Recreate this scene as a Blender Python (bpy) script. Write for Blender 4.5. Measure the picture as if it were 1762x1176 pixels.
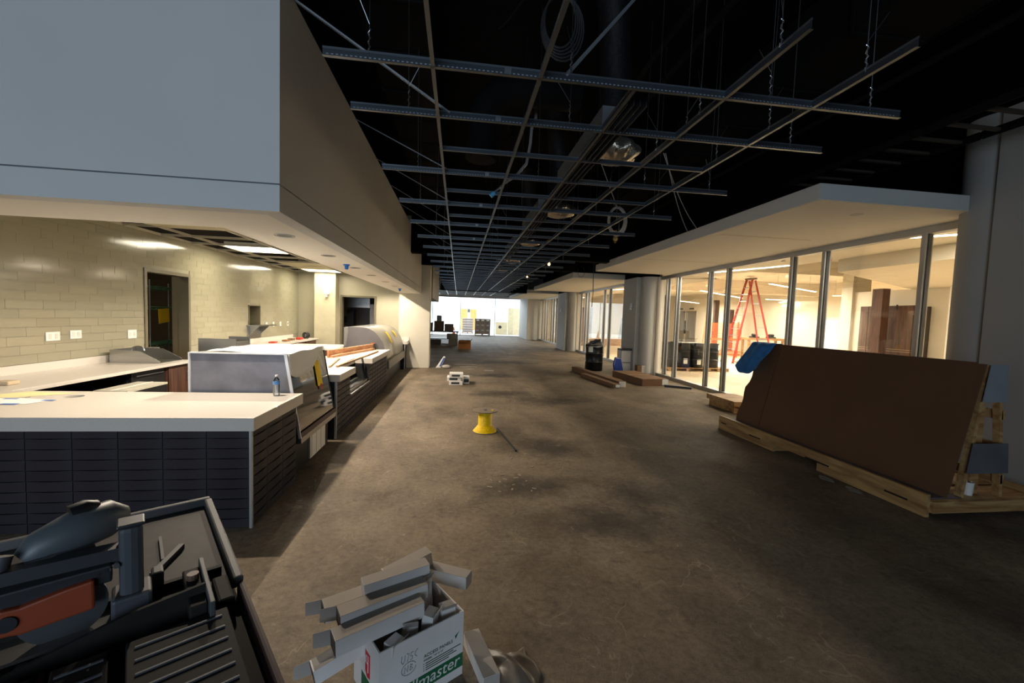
import bpy, bmesh, math, random
from mathutils import Matrix, Vector, Quaternion
random.seed(7)
PI = math.pi
S = bpy.context.scene
for o in list(bpy.data.objects):
    bpy.data.objects.remove(o)
C = S.collection

# ------------------------------------------------------------------ camera
cam = bpy.data.cameras.new('camera')
cam.sensor_width = 36.0
cam.lens = 717.2 / 1762 * 36.0
cam.clip_start = 0.05
cam.clip_end = 300
cam_o = bpy.data.objects.new('camera', cam)
C.objects.link(cam_o)
yaw, pit, rol = 0.129568, 0.05844, 0.0341317
fw = Vector((math.sin(yaw) * math.cos(pit), math.cos(yaw) * math.cos(pit), -math.sin(pit)))
rt = Vector((math.cos(yaw), -math.sin(yaw), 0))
up = rt.cross(fw)
r2 = rt * math.cos(rol) + up * math.sin(rol)
u2 = up * math.cos(rol) - rt * math.sin(rol)
m = Matrix((r2, u2, -fw)).transposed().to_4x4()
m.translation = (0, 0, 1.8)
cam_o.matrix_world = m
S.camera = cam_o

# ------------------------------------------------------------------ world, exposure, large lights
w = bpy.data.worlds.new('world')
S.world = w
w.use_nodes = True
w.node_tree.nodes['Background'].inputs[0].default_value = (0.55, 0.7, 1.0, 1)
w.node_tree.nodes['Background'].inputs[1].default_value = 0.012
S.view_settings.view_transform = 'Standard'
S.view_settings.look = 'None'
S.view_settings.exposure = 0.0
S.view_settings.gamma = 1.0
S.view_settings.use_curve_mapping = False


def area(name, loc, rot, sx, sy, watts, col):
    l = bpy.data.lights.new(name, 'AREA')
    l.shape = 'RECTANGLE'
    l.size, l.size_y, l.energy, l.color = sx, sy, watts, col
    o = bpy.data.objects.new(name, l)
    C.objects.link(o)
    o.location, o.rotation_euler = loc, rot
    return o


# daylight through the glazed street front behind the photographer, and through the atrium roof at the far end
area('daylight_rear_window', (-2.4, -6.1, 2.1), (PI / 2, 0, 0), 5.6, 2.6, 350, (0.66, 0.82, 1.0))
area('added_atrium_backlight', (1.5, 51.9, 6.1), (-1.13, 0, 0), 16, 3.4, 3800, (0.84, 0.92, 1.0))  # unseen lamp added above the sight line to backlight atrium and corridor floor
area('daylight_atrium_roof', (1.5, 46.0, 7.5), (0, 0, 0), 14, 13, 1400, (0.86, 0.93, 1.0))
area('daylight_atrium_side', (-7.2, 45.0, 3.5), (0, -PI / 2, 0), 6, 10, 700, (0.86, 0.93, 1.0))


# ------------------------------------------------------------------ helpers: materials
def lin(c):
    return tuple(((x / 255) / 12.92 if x / 255 <= 0.04045 else ((x / 255 + 0.055) / 1.055) ** 2.4) for x in c) + (1,)


MATS = {}


def mat(name, rgb, rough=0.6, metal=0.0, var=0.08, scale=4.0, bump=0.0, bscale=40.0, rand=0.0, coat=0.0, stretch=None, spec=0.5):
    """principled material; colour varied by noise (wear, dust) and, for repeats, per object"""
    if name in MATS:
        return MATS[name]
    mt = bpy.data.materials.new(name)
    mt.use_nodes = True
    nt = mt.node_tree
    b = nt.nodes['Principled BSDF']
    b.inputs['Roughness'].default_value = rough
    b.inputs['Metallic'].default_value = metal
    b.inputs['Specular IOR Level'].default_value = spec
    if coat:
        b.inputs['Coat Weight'].default_value = coat
        b.inputs['Coat Roughness'].default_value = 0.06
    tc = nt.nodes.new('ShaderNodeTexCoord')
    vec = tc.outputs['Object']
    if stretch:
        mp = nt.nodes.new('ShaderNodeMapping')
        mp.inputs['Scale'].default_value = stretch
        nt.links.new(vec, mp.inputs[0])
        vec = mp.outputs[0]
    no = nt.nodes.new('ShaderNodeTexNoise')
    no.inputs['Scale'].default_value = scale
    no.inputs['Detail'].default_value = 5
    nt.links.new(vec, no.inputs['Vector'])
    mr = nt.nodes.new('ShaderNodeMapRange')
    mr.inputs[1].default_value, mr.inputs[2].default_value = 0.3, 0.7
    mr.inputs[3].default_value, mr.inputs[4].default_value = 1 - var, 1 + var
    nt.links.new(no.outputs[0], mr.inputs[0])
    val = mr.outputs[0]
    if rand:
        oi = nt.nodes.new('ShaderNodeObjectInfo')
        m2 = nt.nodes.new('ShaderNodeMapRange')
        m2.inputs[3].default_value, m2.inputs[4].default_value = 1 - rand, 1 + rand
        nt.links.new(oi.outputs['Random'], m2.inputs[0])
        mm = nt.nodes.new('ShaderNodeMath')
        mm.operation = 'MULTIPLY'
        nt.links.new(val, mm.inputs[0])
        nt.links.new(m2.outputs[0], mm.inputs[1])
        val = mm.outputs[0]
    hs = nt.nodes.new('ShaderNodeHueSaturation')
    hs.inputs['Color'].default_value = lin(rgb)
    nt.links.new(val, hs.inputs['Value'])
    nt.links.new(hs.outputs[0], b.inputs['Base Color'])
    if bump:
        n2 = nt.nodes.new('ShaderNodeTexNoise')
        n2.inputs['Scale'].default_value = bscale
        n2.inputs['Detail'].default_value = 4
        nt.links.new(vec, n2.inputs['Vector'])
        bp = nt.nodes.new('ShaderNodeBump')
        bp.inputs['Strength'].default_value = bump
        bp.inputs['Distance'].default_value = 0.02
        nt.links.new(n2.outputs[0], bp.inputs['Height'])
        nt.links.new(bp.outputs[0], b.inputs['Normal'])
    MATS[name] = mt
    return mt


def wood(name, rgb, dark, stretch=(1, 12, 12), rough=0.6, scale=1.6):
    if name in MATS:
        return MATS[name]
    mt = bpy.data.materials.new(name)
    mt.use_nodes = True
    nt = mt.node_tree
    b = nt.nodes['Principled BSDF']
    b.inputs['Roughness'].default_value = rough
    tc = nt.nodes.new('ShaderNodeTexCoord')
    mp = nt.nodes.new('ShaderNodeMapping')
    mp.inputs['Scale'].default_value = stretch
    no = nt.nodes.new('ShaderNodeTexNoise')
    no.inputs['Scale'].default_value = scale
    no.inputs['Detail'].default_value = 6
    no.inputs['Distortion'].default_value = 0.8
    cr = nt.nodes.new('ShaderNodeValToRGB')
    cr.color_ramp.elements[0].color = lin(dark)
    cr.color_ramp.elements[1].color = lin(rgb)
    cr.color_ramp.elements[0].position, cr.color_ramp.elements[1].position = 0.35, 0.62
    nt.links.new(tc.outputs['Object'], mp.inputs[0])
    nt.links.new(mp.outputs[0], no.inputs['Vector'])
    nt.links.new(no.outputs[0], cr.inputs[0])
    nt.links.new(cr.outputs[0], b.inputs['Base Color'])
    MATS[name] = mt
    return mt


def emit(name, rgb, strength):
    if name in MATS:
        return MATS[name]
    mt = bpy.data.materials.new(name)
    mt.use_nodes = True
    b = mt.node_tree.nodes['Principled BSDF']
    b.inputs['Base Color'].default_value = lin(rgb)
    b.inputs['Emission Color'].default_value = lin(rgb)
    b.inputs['Emission Strength'].default_value = strength
    MATS[name] = mt
    return mt


def glass(name, tint=(240, 246, 244), refl=0.08, rough=0.0):
    """thin sheet glass: mostly straight-through, a Fresnel share mirrored"""
    if name in MATS:
        return MATS[name]
    mt = bpy.data.materials.new(name)
    mt.use_nodes = True
    nt = mt.node_tree
    nt.nodes.remove(nt.nodes['Principled BSDF'])
    tr = nt.nodes.new('ShaderNodeBsdfTransparent')
    tr.inputs[0].default_value = lin(tint)
    gl = nt.nodes.new('ShaderNodeBsdfGlossy')
    gl.inputs['Roughness'].default_value = rough
    lw = nt.nodes.new('ShaderNodeFresnel')
    lw.inputs[0].default_value = 1.45
    mu = nt.nodes.new('ShaderNodeMath')
    mu.operation = 'MULTIPLY'
    mu.inputs[1].default_value = refl / 0.08
    mu.use_clamp = True
    mx = nt.nodes.new('ShaderNodeMixShader')
    nt.links.new(lw.outputs[0], mu.inputs[0])
    nt.links.new(mu.outputs[0], mx.inputs[0])
    nt.links.new(tr.outputs[0], mx.inputs[1])
    nt.links.new(gl.outputs[0], mx.inputs[2])
    nt.links.new(mx.outputs[0], nt.nodes['Material Output'].inputs[0])
    MATS[name] = mt
    return mt


def concrete():
    mt = bpy.data.materials.new('raw_concrete')
    mt.use_nodes = True
    nt = mt.node_tree
    N, L = nt.nodes.new, nt.links.new
    b = nt.nodes['Principled BSDF']
    tc = N('ShaderNodeTexCoord')

    def noise(scale, detail=6, rough=0.6, st=(1, 1, 1), dist=0.0):
        mp = N('ShaderNodeMapping')
        mp.inputs['Scale'].default_value = st
        no = N('ShaderNodeTexNoise')
        no.inputs['Scale'].default_value = scale
        no.inputs['Detail'].default_value = detail
        no.inputs['Roughness'].default_value = rough
        no.inputs['Distortion'].default_value = dist
        L(tc.outputs['Object'], mp.inputs[0])
        L(mp.outputs[0], no.inputs['Vector'])
        return no.outputs[0]

    def ramp(src, p0, c0, p1, c1):
        r = N('ShaderNodeValToRGB')
        r.color_ramp.elements[0].position, r.color_ramp.elements[1].position = p0, p1
        r.color_ramp.elements[0].color, r.color_ramp.elements[1].color = c0, c1
        L(src, r.inputs[0])
        return r.outputs[0]

    def mul(a, bb, fac=1.0):
        x = N('ShaderNodeMixRGB')
        x.blend_type = 'MULTIPLY'
        x.inputs[0].default_value = fac
        L(a, x.inputs[1])
        L(bb, x.inputs[2])
        return x.outputs[0]
    base = ramp(noise(1.1, 8, 0.65), 0.3, lin((104, 92, 77)), 0.7, lin((150, 135, 114)))
    col = mul(base, ramp(noise(22, 6, 0.7), 0.25, (0.62, 0.6, 0.58, 1), 0.6, (1.08, 1.08, 1.08, 1)))
    col = mul(col, ramp(noise(0.42, 5, 0.62, (1.3, 0.45, 1), 1.2), 0.40, (0.55, 0.52, 0.49, 1), 0.60, (1, 1, 1, 1)), 0.7)
    col = mul(col, ramp(noise(3.2, 8, 0.75, (1, 1, 1), 2.0), 0.33, (0.5, 0.48, 0.46, 1), 0.45, (1, 1, 1, 1)), 0.7)
    col = mul(col, ramp(noise(140, 3, 0.6), 0.3, (0.72, 0.71, 0.70, 1), 0.68, (1.22, 1.22, 1.2, 1)), 0.8)
    # fine meandering scratches: thin level sets of a noise field
    for (sc_, wd_, st_, dv) in ((0.9, 0.006, 0.45, 1.5), (2.3, 0.008, 0.35, 2.5)):
        nn = noise(sc_, 3, 0.5, (1, 1, 1), dv)
        sb_ = N('ShaderNodeMath')
        sb_.operation = 'SUBTRACT'
        L(nn, sb_.inputs[0])
        sb_.inputs[1].default_value = 0.5
        ab = N('ShaderNodeMath')
        ab.operation = 'ABSOLUTE'
        L(sb_.outputs[0], ab.inputs[0])
        lt = N('ShaderNodeMapRange')
        lt.inputs[1].default_value, lt.inputs[2].default_value = 0.0, wd_
        lt.inputs[3].default_value, lt.inputs[4].default_value = st_, 0.0
        L(ab.outputs[0], lt.inputs[0])
        br = N('ShaderNodeMath')
        br.operation = 'MULTIPLY'
        L(lt.outputs[0], br.inputs[0])
        L(ramp(noise(1.7, 4), 0.48, (0, 0, 0, 1), 0.6, (1, 1, 1, 1)), br.inputs[1])
        xs_ = N('ShaderNodeMixRGB')
        L(br.outputs[0], xs_.inputs[0])
        L(col, xs_.inputs[1])
        xs_.inputs[2].default_value = lin((170, 156, 136))
        col = xs_.outputs[0]
    # spilled-adhesive stains, each with its own place on the slab
    for (sx, sy, rx, ry) in ((0.75, 4.3, 0.75, 0.35), (1.9, 4.05, 0.55, 0.4), (1.25, 5.6, 0.8, 0.5), (2.1, 8.9, 1.0, 0.6), (1.0, 9.6, 0.9, 0.5),
                             (1.0, 12.6, 1.2, 0.5), (1.9, 16.3, 1.4, 0.8), (1.4, 3.5, 0.7, 0.4)):
        mp = N('ShaderNodeMapping')
        mp.vector_type = 'TEXTURE'
        mp.inputs['Location'].default_value = (sx, sy, 0)
        mp.inputs['Scale'].default_value = (rx, ry, 1)
        L(tc.outputs['Object'], mp.inputs[0])
        ln = N('ShaderNodeVectorMath')
        ln.operation = 'LENGTH'
        L(mp.outputs[0], ln.inputs[0])
        ad = N('ShaderNodeMath')
        ad.operation = 'MULTIPLY_ADD'
        L(noise(2.6, 8, 0.72), ad.inputs[0])
        ad.inputs[1].default_value = 2.2
        L(ln.outputs['Value'], ad.inputs[2])
        col = mul(col, ramp(ad.outputs[0], 0.0, (0.3, 0.28, 0.27, 1), 0.99, (1, 1, 1, 1)) if False else ramp_shift(nt, ad.outputs[0]))
    # pale scuffs and plaster dust
    x = N('ShaderNodeMixRGB')
    L(ramp(noise(5.5, 9, 0.78, (1, 1, 1), 1.5), 0.60, (0, 0, 0, 1), 0.70, (0.6, 0.6, 0.6, 1)), x.inputs[0])
    L(col, x.inputs[1])
    x.inputs[2].default_value = lin((176, 164, 146))
    L(x.outputs[0], b.inputs['Base Color'])
    rr = N('ShaderNodeMapRange')
    rr.inputs[3].default_value, rr.inputs[4].default_value = 0.6, 0.9
    L(noise(2.0), rr.inputs[0])
    L(rr.outputs[0], b.inputs['Roughness'])
    b.inputs['Specular IOR Level'].default_value = 0.3
    bp = N('ShaderNodeBump')
    bp.inputs['Strength'].default_value = 0.35
    bp.inputs['Distance'].default_value = 0.01
    L(noise(60, 5, 0.7), bp.inputs['Height'])
    L(bp.outputs[0], b.inputs['Normal'])
    return mt


def ramp_shift(nt, src):
    r = nt.nodes.new('ShaderNodeMapRange')
    r.inputs[1].default_value, r.inputs[2].default_value = 1.35, 2.15
    r.inputs[3].default_value, r.inputs[4].default_value = 0.36, 1.0
    nt.links.new(src, r.inputs[0])
    return r.outputs[0]


# ------------------------------------------------------------------ helpers: meshes and objects
WM = {}


class MB:
    def __init__(s):
        s.v, s.f = [], []

    def add(s, vs, fs, M=None):
        n = len(s.v)
        for p in vs:
            p = Vector(p)
            s.v.append(M @ p if M else p)
        s.f += [tuple(n + i for i in f) for f in fs]
        return s

    def box(s, x0, x1, y0, y1, z0, z1, M=None):
        vs = [(x, y, z) for z in (z0, z1) for y in (y0, y1) for x in (x0, x1)]
        return s.add(vs, [(0, 2, 3, 1), (4, 5, 7, 6), (0, 1, 5, 4), (2, 6, 7, 3), (0, 4, 6, 2), (1, 3, 7, 5)], M)

    def cb(s, c, d, M=None):
        return s.box(c[0] - d[0] / 2, c[0] + d[0] / 2, c[1] - d[1] / 2, c[1] + d[1] / 2, c[2] - d[2] / 2, c[2] + d[2] / 2, M)

    def bar(s, p0, p1, wid, hei, upv=(0, 0, 1)):
        p0, p1 = Vector(p0), Vector(p1)
        d = p1 - p0
        l = d.length
        d.normalize()
        side = d.cross(Vector(upv))
        if side.length < 1e-4:
            side = d.cross(Vector((0, 1, 0)))
        side.normalize()
        u = side.cross(d)
        M = Matrix((d, side, u)).transposed().to_4x4()
        M.translation = p0
        return s.box(0, l, -wid / 2, wid / 2, -hei / 2, hei / 2, M)

    def tube(s, pts, r, n=8, cap=True):
        pts = [Vector(p) for p in pts]
        rs = r if isinstance(r, (list, tuple)) else [r] * len(pts)
        base = len(s.v)
        t0 = (pts[1] - pts[0]).normalized()
        nv = t0.orthogonal().normalized()
        prev = t0
        for i, p in enumerate(pts):
            if i == 0:
                t = t0
            elif i == len(pts) - 1:
                t = (pts[i] - pts[i - 1]).normalized()
            else:
                t = ((pts[i + 1] - pts[i]).normalized() + (pts[i] - pts[i - 1]).normalized())
                t = t.normalized() if t.length > 1e-6 else prev
            q = prev.rotation_difference(t)
            nv = q @ nv
            nv = (nv - t * nv.dot(t)).normalized()
            prev = t
            bn = t.cross(nv)
            for k in range(n):
                a = 2 * PI * k / n
                s.v.append(p + (nv * math.cos(a) + bn * math.sin(a)) * rs[i])
        for i in range(len(pts) - 1):
            for k in range(n):
                a, b2 = base + i * n + k, base + i * n + (k + 1) % n
                s.f.append((a, b2, b2 + n, a + n))
        if cap:
            s.f.append(tuple(base + k for k in reversed(range(n))))
            e = base + (len(pts) - 1) * n
            s.f.append(tuple(e + k for k in range(n)))
        return s

    def cyl(s, p0, p1, r, n=20, r1=None):
        return s.tube([p0, p1], [r, r if r1 is None else r1], n)

    def lathe(s, prof, c=(0, 0, 0), n=24, cap=True):
        base = len(s.v)
        for (r, z) in prof:
            for k in range(n):
                a = 2 * PI * k / n
                s.v.append(Vector((c[0] + r * math.cos(a), c[1] + r * math.sin(a), c[2] + z)))
        for i in range(len(prof) - 1):
            for k in range(n):
                a, b2 = base + i * n + k, base + i * n + (k + 1) % n
                s.f.append((a, b2, b2 + n, a + n))
        if cap:
            s.f.append(tuple(base + k for k in reversed(range(n))))
            e = base + (len(prof) - 1) * n
            s.f.append(tuple(e + k for k in range(n)))
        return s

    def prism(s, poly, axis, a, b):
        """polygon in the two other axes (in order), extruded along axis 'x','y','z' from a to b"""
        def P(q, t):
            return {'x': (t, q[0], q[1]), 'y': (q[0], t, q[1]), 'z': (q[0], q[1], t)}[axis]
        n = len(poly)
        vs = [P(q, a) for q in poly] + [P(q, b) for q in poly]
        fs = [tuple(range(n - 1, -1, -1)), tuple(range(n, 2 * n))]
        fs += [(i, (i + 1) % n, n + (i + 1) % n, n + i) for i in range(n)]
        return s.add(vs, fs)

    def grid(s, fn, nu, nv):
        base = len(s.v)
        for j in range(nv + 1):
            for i in range(nu + 1):
                s.v.append(Vector(fn(i / nu, j / nv)))
        for j in range(nv):
            for i in range(nu):
                a = base + j * (nu + 1) + i
                s.f.append((a, a + 1, a + nu + 2, a + nu + 1))
        return s

    def build(s, name, mt, parent=None, smooth=False, bevel=0.0, solid=0.0, seg=2, local=False):
        me = bpy.data.meshes.new(name)
        vs = s.v
        if parent is not None and not local:
            inv = WM[parent.name].inverted()
            vs = [inv @ p for p in vs]
        me.from_pydata([tuple(p) for p in vs], [], s.f)
        me.update()
        bm = bmesh.new()
        bm.from_mesh(me)
        bmesh.ops.recalc_face_normals(bm, faces=bm.faces)
        bm.to_mesh(me)
        bm.free()
        if smooth:
            for p in me.polygons:
                p.use_smooth = True
            try:
                me.set_sharp_from_angle(angle=math.radians(smooth if smooth is not True else 40))
            except Exception:
                pass
        o = bpy.data.objects.new(name, me)
        C.objects.link(o)
        if mt is not None:
            me.materials.append(mt)
        if parent is not None:
            o.parent = parent
            WM[o.name] = WM[parent.name]
        else:
            WM[o.name] = Matrix.Identity(4)
        if bevel:
            md = o.modifiers.new('bevel', 'BEVEL')
            md.width, md.segments, md.limit_method = bevel, seg, 'ANGLE'
        if solid:
            md = o.modifiers.new('solid', 'SOLIDIFY')
            md.thickness = solid
            md.offset = 0
        return o


def thing(name, label, cat, loc=(0, 0, 0), rz=0.0, group=None, M=None):
    o = bpy.data.objects.new(name, None)
    o.empty_display_size = 0.1
    C.objects.link(o)
    if M is None:
        M = Matrix.Translation(loc) @ Matrix.Rotation(rz, 4, 'Z')
    o.matrix_world = M
    WM[o.name] = M.copy()
    o['label'], o['category'] = label, cat
    if group:
        o['group'] = group
    return o


def tag(o, label, cat, group=None):
    o['label'], o['category'] = label, cat
    if group:
        o['group'] = group
    return o


def struct(o, label=None):
    o['kind'] = 'structure'
    if label:
        o['label'] = label
    return o


def sroot(name, loc=(0, 0, 0), label=None):
    o = bpy.data.objects.new(name, None)
    C.objects.link(o)
    o.location = loc
    WM[o.name] = Matrix.Translation(loc)
    o['kind'] = 'structure'
    if label:
        o['label'] = label
    return o


def place(me_obj, parent, loc, scale=(1, 1, 1), rot=(0, 0, 0)):
    """copy of a piece that shares its mesh; loc in the parent's own frame"""
    c = me_obj.copy()
    C.objects.link(c)
    c.parent = parent
    c.location, c.scale, c.rotation_euler = loc, scale, rot
    return c


def copy_tree(o, parent=None):
    c = o.copy()
    C.objects.link(c)
    c.parent = parent
    for ch in o.children:
        copy_tree(ch, c)
    return c


def text_mesh(txt, size, M, name, mt, parent, extrude=0.0004, shear=0.0, align='LEFT'):
    cu = bpy.data.curves.new('t', 'FONT')
    cu.body, cu.size, cu.extrude, cu.shear, cu.align_x = txt, size, extrude, shear, align
    cu.resolution_u = 3
    t = bpy.data.objects.new('t', cu)
    C.objects.link(t)
    dg = bpy.context.evaluated_depsgraph_get()
    me = bpy.data.meshes.new_from_object(t.evaluated_get(dg))
    bpy.data.objects.remove(t)
    inv = WM[parent.name].inverted()
    me.transform(inv @ M)
    me.materials.clear()
    me.materials.append(mt)
    me.name = name
    o = bpy.data.objects.new(name, me)
    C.objects.link(o)
    o.parent = parent
    WM[o.name] = WM[parent.name]
    return o


# ------------------------------------------------------------------ palette
CONC = concrete()
DRY = mat('painted_drywall', (196, 196, 192), 0.75, var=0.03, scale=1.2)
DRYW = mat('white_drywall', (222, 218, 208), 0.75, var=0.02, scale=1.2)
PRIMED = mat('primed_grey_drywall', (200, 200, 198), 0.8, var=0.05, scale=0.8)
BLACK = mat('black_painted_deck', (8, 8, 9), 0.9, var=0.2, scale=2, spec=0.08)
DARKDUCT = mat('black_painted_duct', (12, 12, 13), 0.8, var=0.25, scale=2, spec=0.12)
STEEL = mat('galvanised_steel', (186, 192, 198), 0.32, 1.0, var=0.12, scale=6)
STAIN = mat('brushed_stainless', (170, 170, 168), 0.3, 1.0, var=0.08, scale=3, stretch=(1, 1, 25))
ALU = mat('anodised_aluminium', (178, 178, 176), 0.42, 0.55, var=0.04)
ALUD = mat('dark_frame_gasket', (70, 71, 72), 0.5, 0.2)
QUARTZ = mat('white_quartz', (212, 205, 195), 0.28, var=0.03, scale=60)
CHAR = mat('charcoal_wave_tile', (52, 48, 53), 0.48, var=0.1, rand=0.1, scale=8, spec=0.22)
GROUT = mat('dark_grout', (34, 33, 35), 0.9)
BACKT = mat('cream_glazed_tile', (154, 149, 128), 0.13, var=0.02, rand=0.05, scale=3)
CREAM = mat('cream_painted_wall', (172, 165, 142), 0.5, var=0.03)
GROUTC = mat('cream_grout', (154, 149, 130), 0.8)
FRAME = mat('taupe_door_frame', (108, 101, 80), 0.45, var=0.04)
WHITEP = mat('white_plastic', (232, 230, 224), 0.4, var=0.02)
BLACKP = mat('black_plastic', (22, 22, 24), 0.45)
RUBBER = mat('black_rubber', (20, 20, 20), 0.8)
KRAFT = mat('brown_kraft_card', (118, 88, 62), 0.8, var=0.1, scale=3)
CARDW = mat('white_coated_card', (214, 210, 206), 0.6, var=0.05, scale=6)
CARDG = mat('raw_grey_card', (158, 150, 142), 0.8, var=0.06, scale=6)
PINE = wood('pale_pine', (188, 152, 100), (146, 104, 62), (1, 9, 9))
PINEY = wood('pale_pine_lengthways', (178, 144, 94), (136, 98, 58), (9, 1, 9))
WALNUT = wood('walnut_veneer', (96, 62, 46), (60, 36, 26), (10, 10, 1))
YEL = mat('yellow_paper', (240, 204, 26), 0.7, var=0.05)
PAPER = mat('white_paper', (240, 240, 236), 0.8, var=0.03)
GREYM = mat('grey_powder_coat', (92, 94, 98), 0.45, 0.2, var=0.08)
DGREY = mat('dark_grey_metal', (44, 46, 50), 0.45, 0.3, var=0.1)
FOIL = mat('crumpled_foil', (206, 196, 180), 0.26, 0.85, var=0.15, scale=10, bump=1.0, bscale=16)
FLEX = mat('black_flexible_duct_skin', (16, 16, 18), 0.6, var=0.3, bump=0.6, bscale=14, spec=0.2)
GLASS = glass('clear_pane', (250, 252, 251), 0.03)
CASEGL = glass('case_glass', (188, 196, 176), 0.30, 0.04)
RED = mat('red_fibreglass', (160, 50, 38), 0.45, var=0.08)
ORANGE = mat('orange_mesh_plastic', (206, 96, 44), 0.5)
TROFF = emit('troffer_lens', (255, 244, 214), 9.0)
STRIP = emit('linear_led', (255, 238, 208), 14.0)

# ------------------------------------------------------------------ structure: floor, deck, corridor
fl = MB().box(-9, 24, -8, 62, -0.12, 0).build('floor', CONC)
struct(fl, 'bare stained concrete floor slab')
struct(MB().box(6.79, 19.0, 2.0, 36.0, 0.0, 0.004).build('floor_lobby', mat('pale_lobby_concrete', (196, 178, 150), 0.6, var=0.12, scale=1.5)), 'pale concrete floor of the lobby')  # thin slab in a lighter colour than the corridor floor
deck = MB().box(-9, 7.0, -7, 38.2, 5.0, 5.2).build('ceiling', BLACK)
struct(deck, 'black painted structural deck above the open grid')

# rear glazed front (behind the photographer): wall with one wide window
rw = sroot('wall_rear', (-2.4, -6.3, 0))
MB().box(-9, -5.2, -6.4, -6.2, 0, 5).box(0.4, 7.0, -6.4, -6.2, 0, 5).box(-5.2, 0.4, -6.4, -6.2, 0, 0.8).box(-5.2, 0.4, -6.4, -6.2, 3.4, 5).build('wall_panel', DRY, rw)
MB().box(-9.0, -8.9, -6.2, 3.1, 0, 5).build('side_panel', DRY, rw)

# near right wall and round columns
GREYW = mat('grey_painted_wall', (158, 156, 150), 0.75, var=0.03, scale=1.2)
struct(MB().box(6.2, 6.4, -6.2, 4.22, 0, 4.4).build('wall_right', GREYW), 'plain grey drywall beside the leaning sheet crate')
struct(MB().cyl((6.52, 4.42, 0), (6.52, 4.42, 4.4), 0.31, 40).build('wall_column_near', GREYW, smooth=True), 'round painted column at the end of the glass wall')


def soffit(name, y0, y1, x0=4.16, lab=None):
    r = sroot(name, (x0, y0, 3.3), lab)
    MB().box(x0, 6.86, y0, y1, 3.3, 3.31).build('underside', DRYW, r)
    MB().box(x0, 6.86, y0, y1, 3.312, 3.49).build('fascia', PRIMED if False else DRY, r)
    return r


s1 = soffit('ceiling_soffit_near', 4.485, 12.55, lab='low white canopy over the glass wall')
for i, (yy, xa, xb) in enumerate(((6.55, 4.3, 6.0), (9.6, 4.3, 6.4))):
    MB().box(xa, xb, yy, yy + 0.05, 3.298, 3.301).build('joint_tape', mat('joint_compound', (206, 196, 180), 0.8), s1)
MB().lathe([(0.075, 0), (0.075, 0.004), (0.06, 0.004)], (5.15, 4.95, 3.295), 20).build('light_trim', DRY, s1)
s2 = soffit('ceiling_soffit_middle', 14.77, 22.65, 4.06, 'second white canopy further along the corridor')
s3 = soffit('ceiling_soffit_far', 25.0, 33.6, 4.04, 'farthest white canopy on the corridor')


def pier(name, y0, y1, x0, label, device=True):
    r = sroot(name, (x0, y0, 0), label)
    MB().box(x0, 6.9, y0, y1, 0, 3.3).build('wall_panel', DRY, r)
    MB().box(x0 + 0.02, 6.8, y0, y1, 3.3, 5).build('dark_void_fill', BLACK, r)  # black box stands for the unlit void over the pier
    MB().cyl((x0 + 0.42, y0 - 0.12, 0), (x0 + 0.42, y0 - 0.12, 3.3), 0.3, 32).build('round_column', DRY, r, smooth=True)
    MB().box(6.56, 6.8, y0 - 0.42, y0 - 0.1, 0, 3.3).build('jamb', DRYW, r)
    return r


pier('wall_pier_near', 13.62, 14.75, 6.0, 'grey drywall pier between two glass bays')
pier('wall_pier_middle', 23.1, 25.0, 6.0, 'second drywall pier farther down')
struct(MB().box(5.55, 6.9, 33.6, 38.0, 0, 5).build('wall_pier_far', DRY), 'drywall pier beside the far glazing')


def glasswall(name, ys, y0, y1, x=6.7, label=None):
    r = sroot(name, (x, y0, 0), label)
    MB().box(x - 0.08, x + 0.08, y0, y1, 0, 0.10).build('floor_track', ALUD if False else ALU, r)
    MB().box(x - 0.07, x + 0.07, y0, y1, 3.20, 3.30).build('header', ALU, r)
    for yy in ys:
        mo = MB().box(x - 0.062, x + 0.062, yy - 0.032, yy + 0.032, 0.1, 3.2).build('mullion', ALU, r)
        MB().box(x - 0.03, x + 0.03, yy - 0.046, yy + 0.046, 0.1, 3.2).build('gasket', ALUD, mo)
    e = [y0] + sorted(ys) + [y1]
    for a, b in zip(e[:-1], e[1:]):
        if b - a > 0.2:
            MB().box(x - 0.006, x + 0.006, a + 0.03, b - 0.03, 0.1, 3.2).build('pane', GLASS, r)
    return r


glasswall('window_1', [5.3, 6.97, 7.72, 9.75, 10.5, 12.15, 12.78], 4.6, 13.2, label='floor to ceiling glass wall of the lobby')
glasswall('window_2', [16.3, 17.94, 18.69, 21.06, 21.56, 22.4], 14.75, 22.7, label='second glass bay behind the black drum')
glasswall('window_3', [26.3, 28.2, 29.0, 29.74, 31.14, 32.0, 33.0], 25.0, 33.6, label='third glass bay far down the corridor')

struct(MB().box(6.78, 6.85, -6.2, 38, 3.5, 5.0).build('wall_void_blackout', BLACK), 'added black panel standing for the dark void above the canopies')  # black sheet covers the lobby edges and paints the void dark
# far glazing and bright atrium
fg = sroot('window_4', (1.5, 38, 0), 'tall frameless glazing at the far end of the corridor')
MB().box(-4.5, 5.6, 37.95, 38.05, 3.42, 3.55).build('header', ALU, fg)
MB().box(-4.5, 5.6, 37.97, 38.03, 0, 0.05).build('floor_track', ALU, fg)
xs = [-4.5, -2.3, 0.17, 3.3, 5.05]
for a, b in zip(xs[:-1], xs[1:]):
    MB().box(a + 0.03, b - 0.03, 37.994, 38.006, 0.05, 3.42).build('pane', GLASS, fg)
for a in xs[1:-1]:
    MB().box(a - 0.025, a + 0.025, 37.96, 38.04, 0.05, 3.42).build('mullion', mat('blue_grey_frame', (120, 150, 160), 0.3, 0.5), fg)
AW = mat('atrium_white_wall', (236, 238, 240), 0.7, var=0.02)
at = sroot('wall_atrium', (1.5, 52.5, 0))
MB().box(-8, 12, 52.4, 52.6, 0, 8).build('wall_panel', AW, at)
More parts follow.
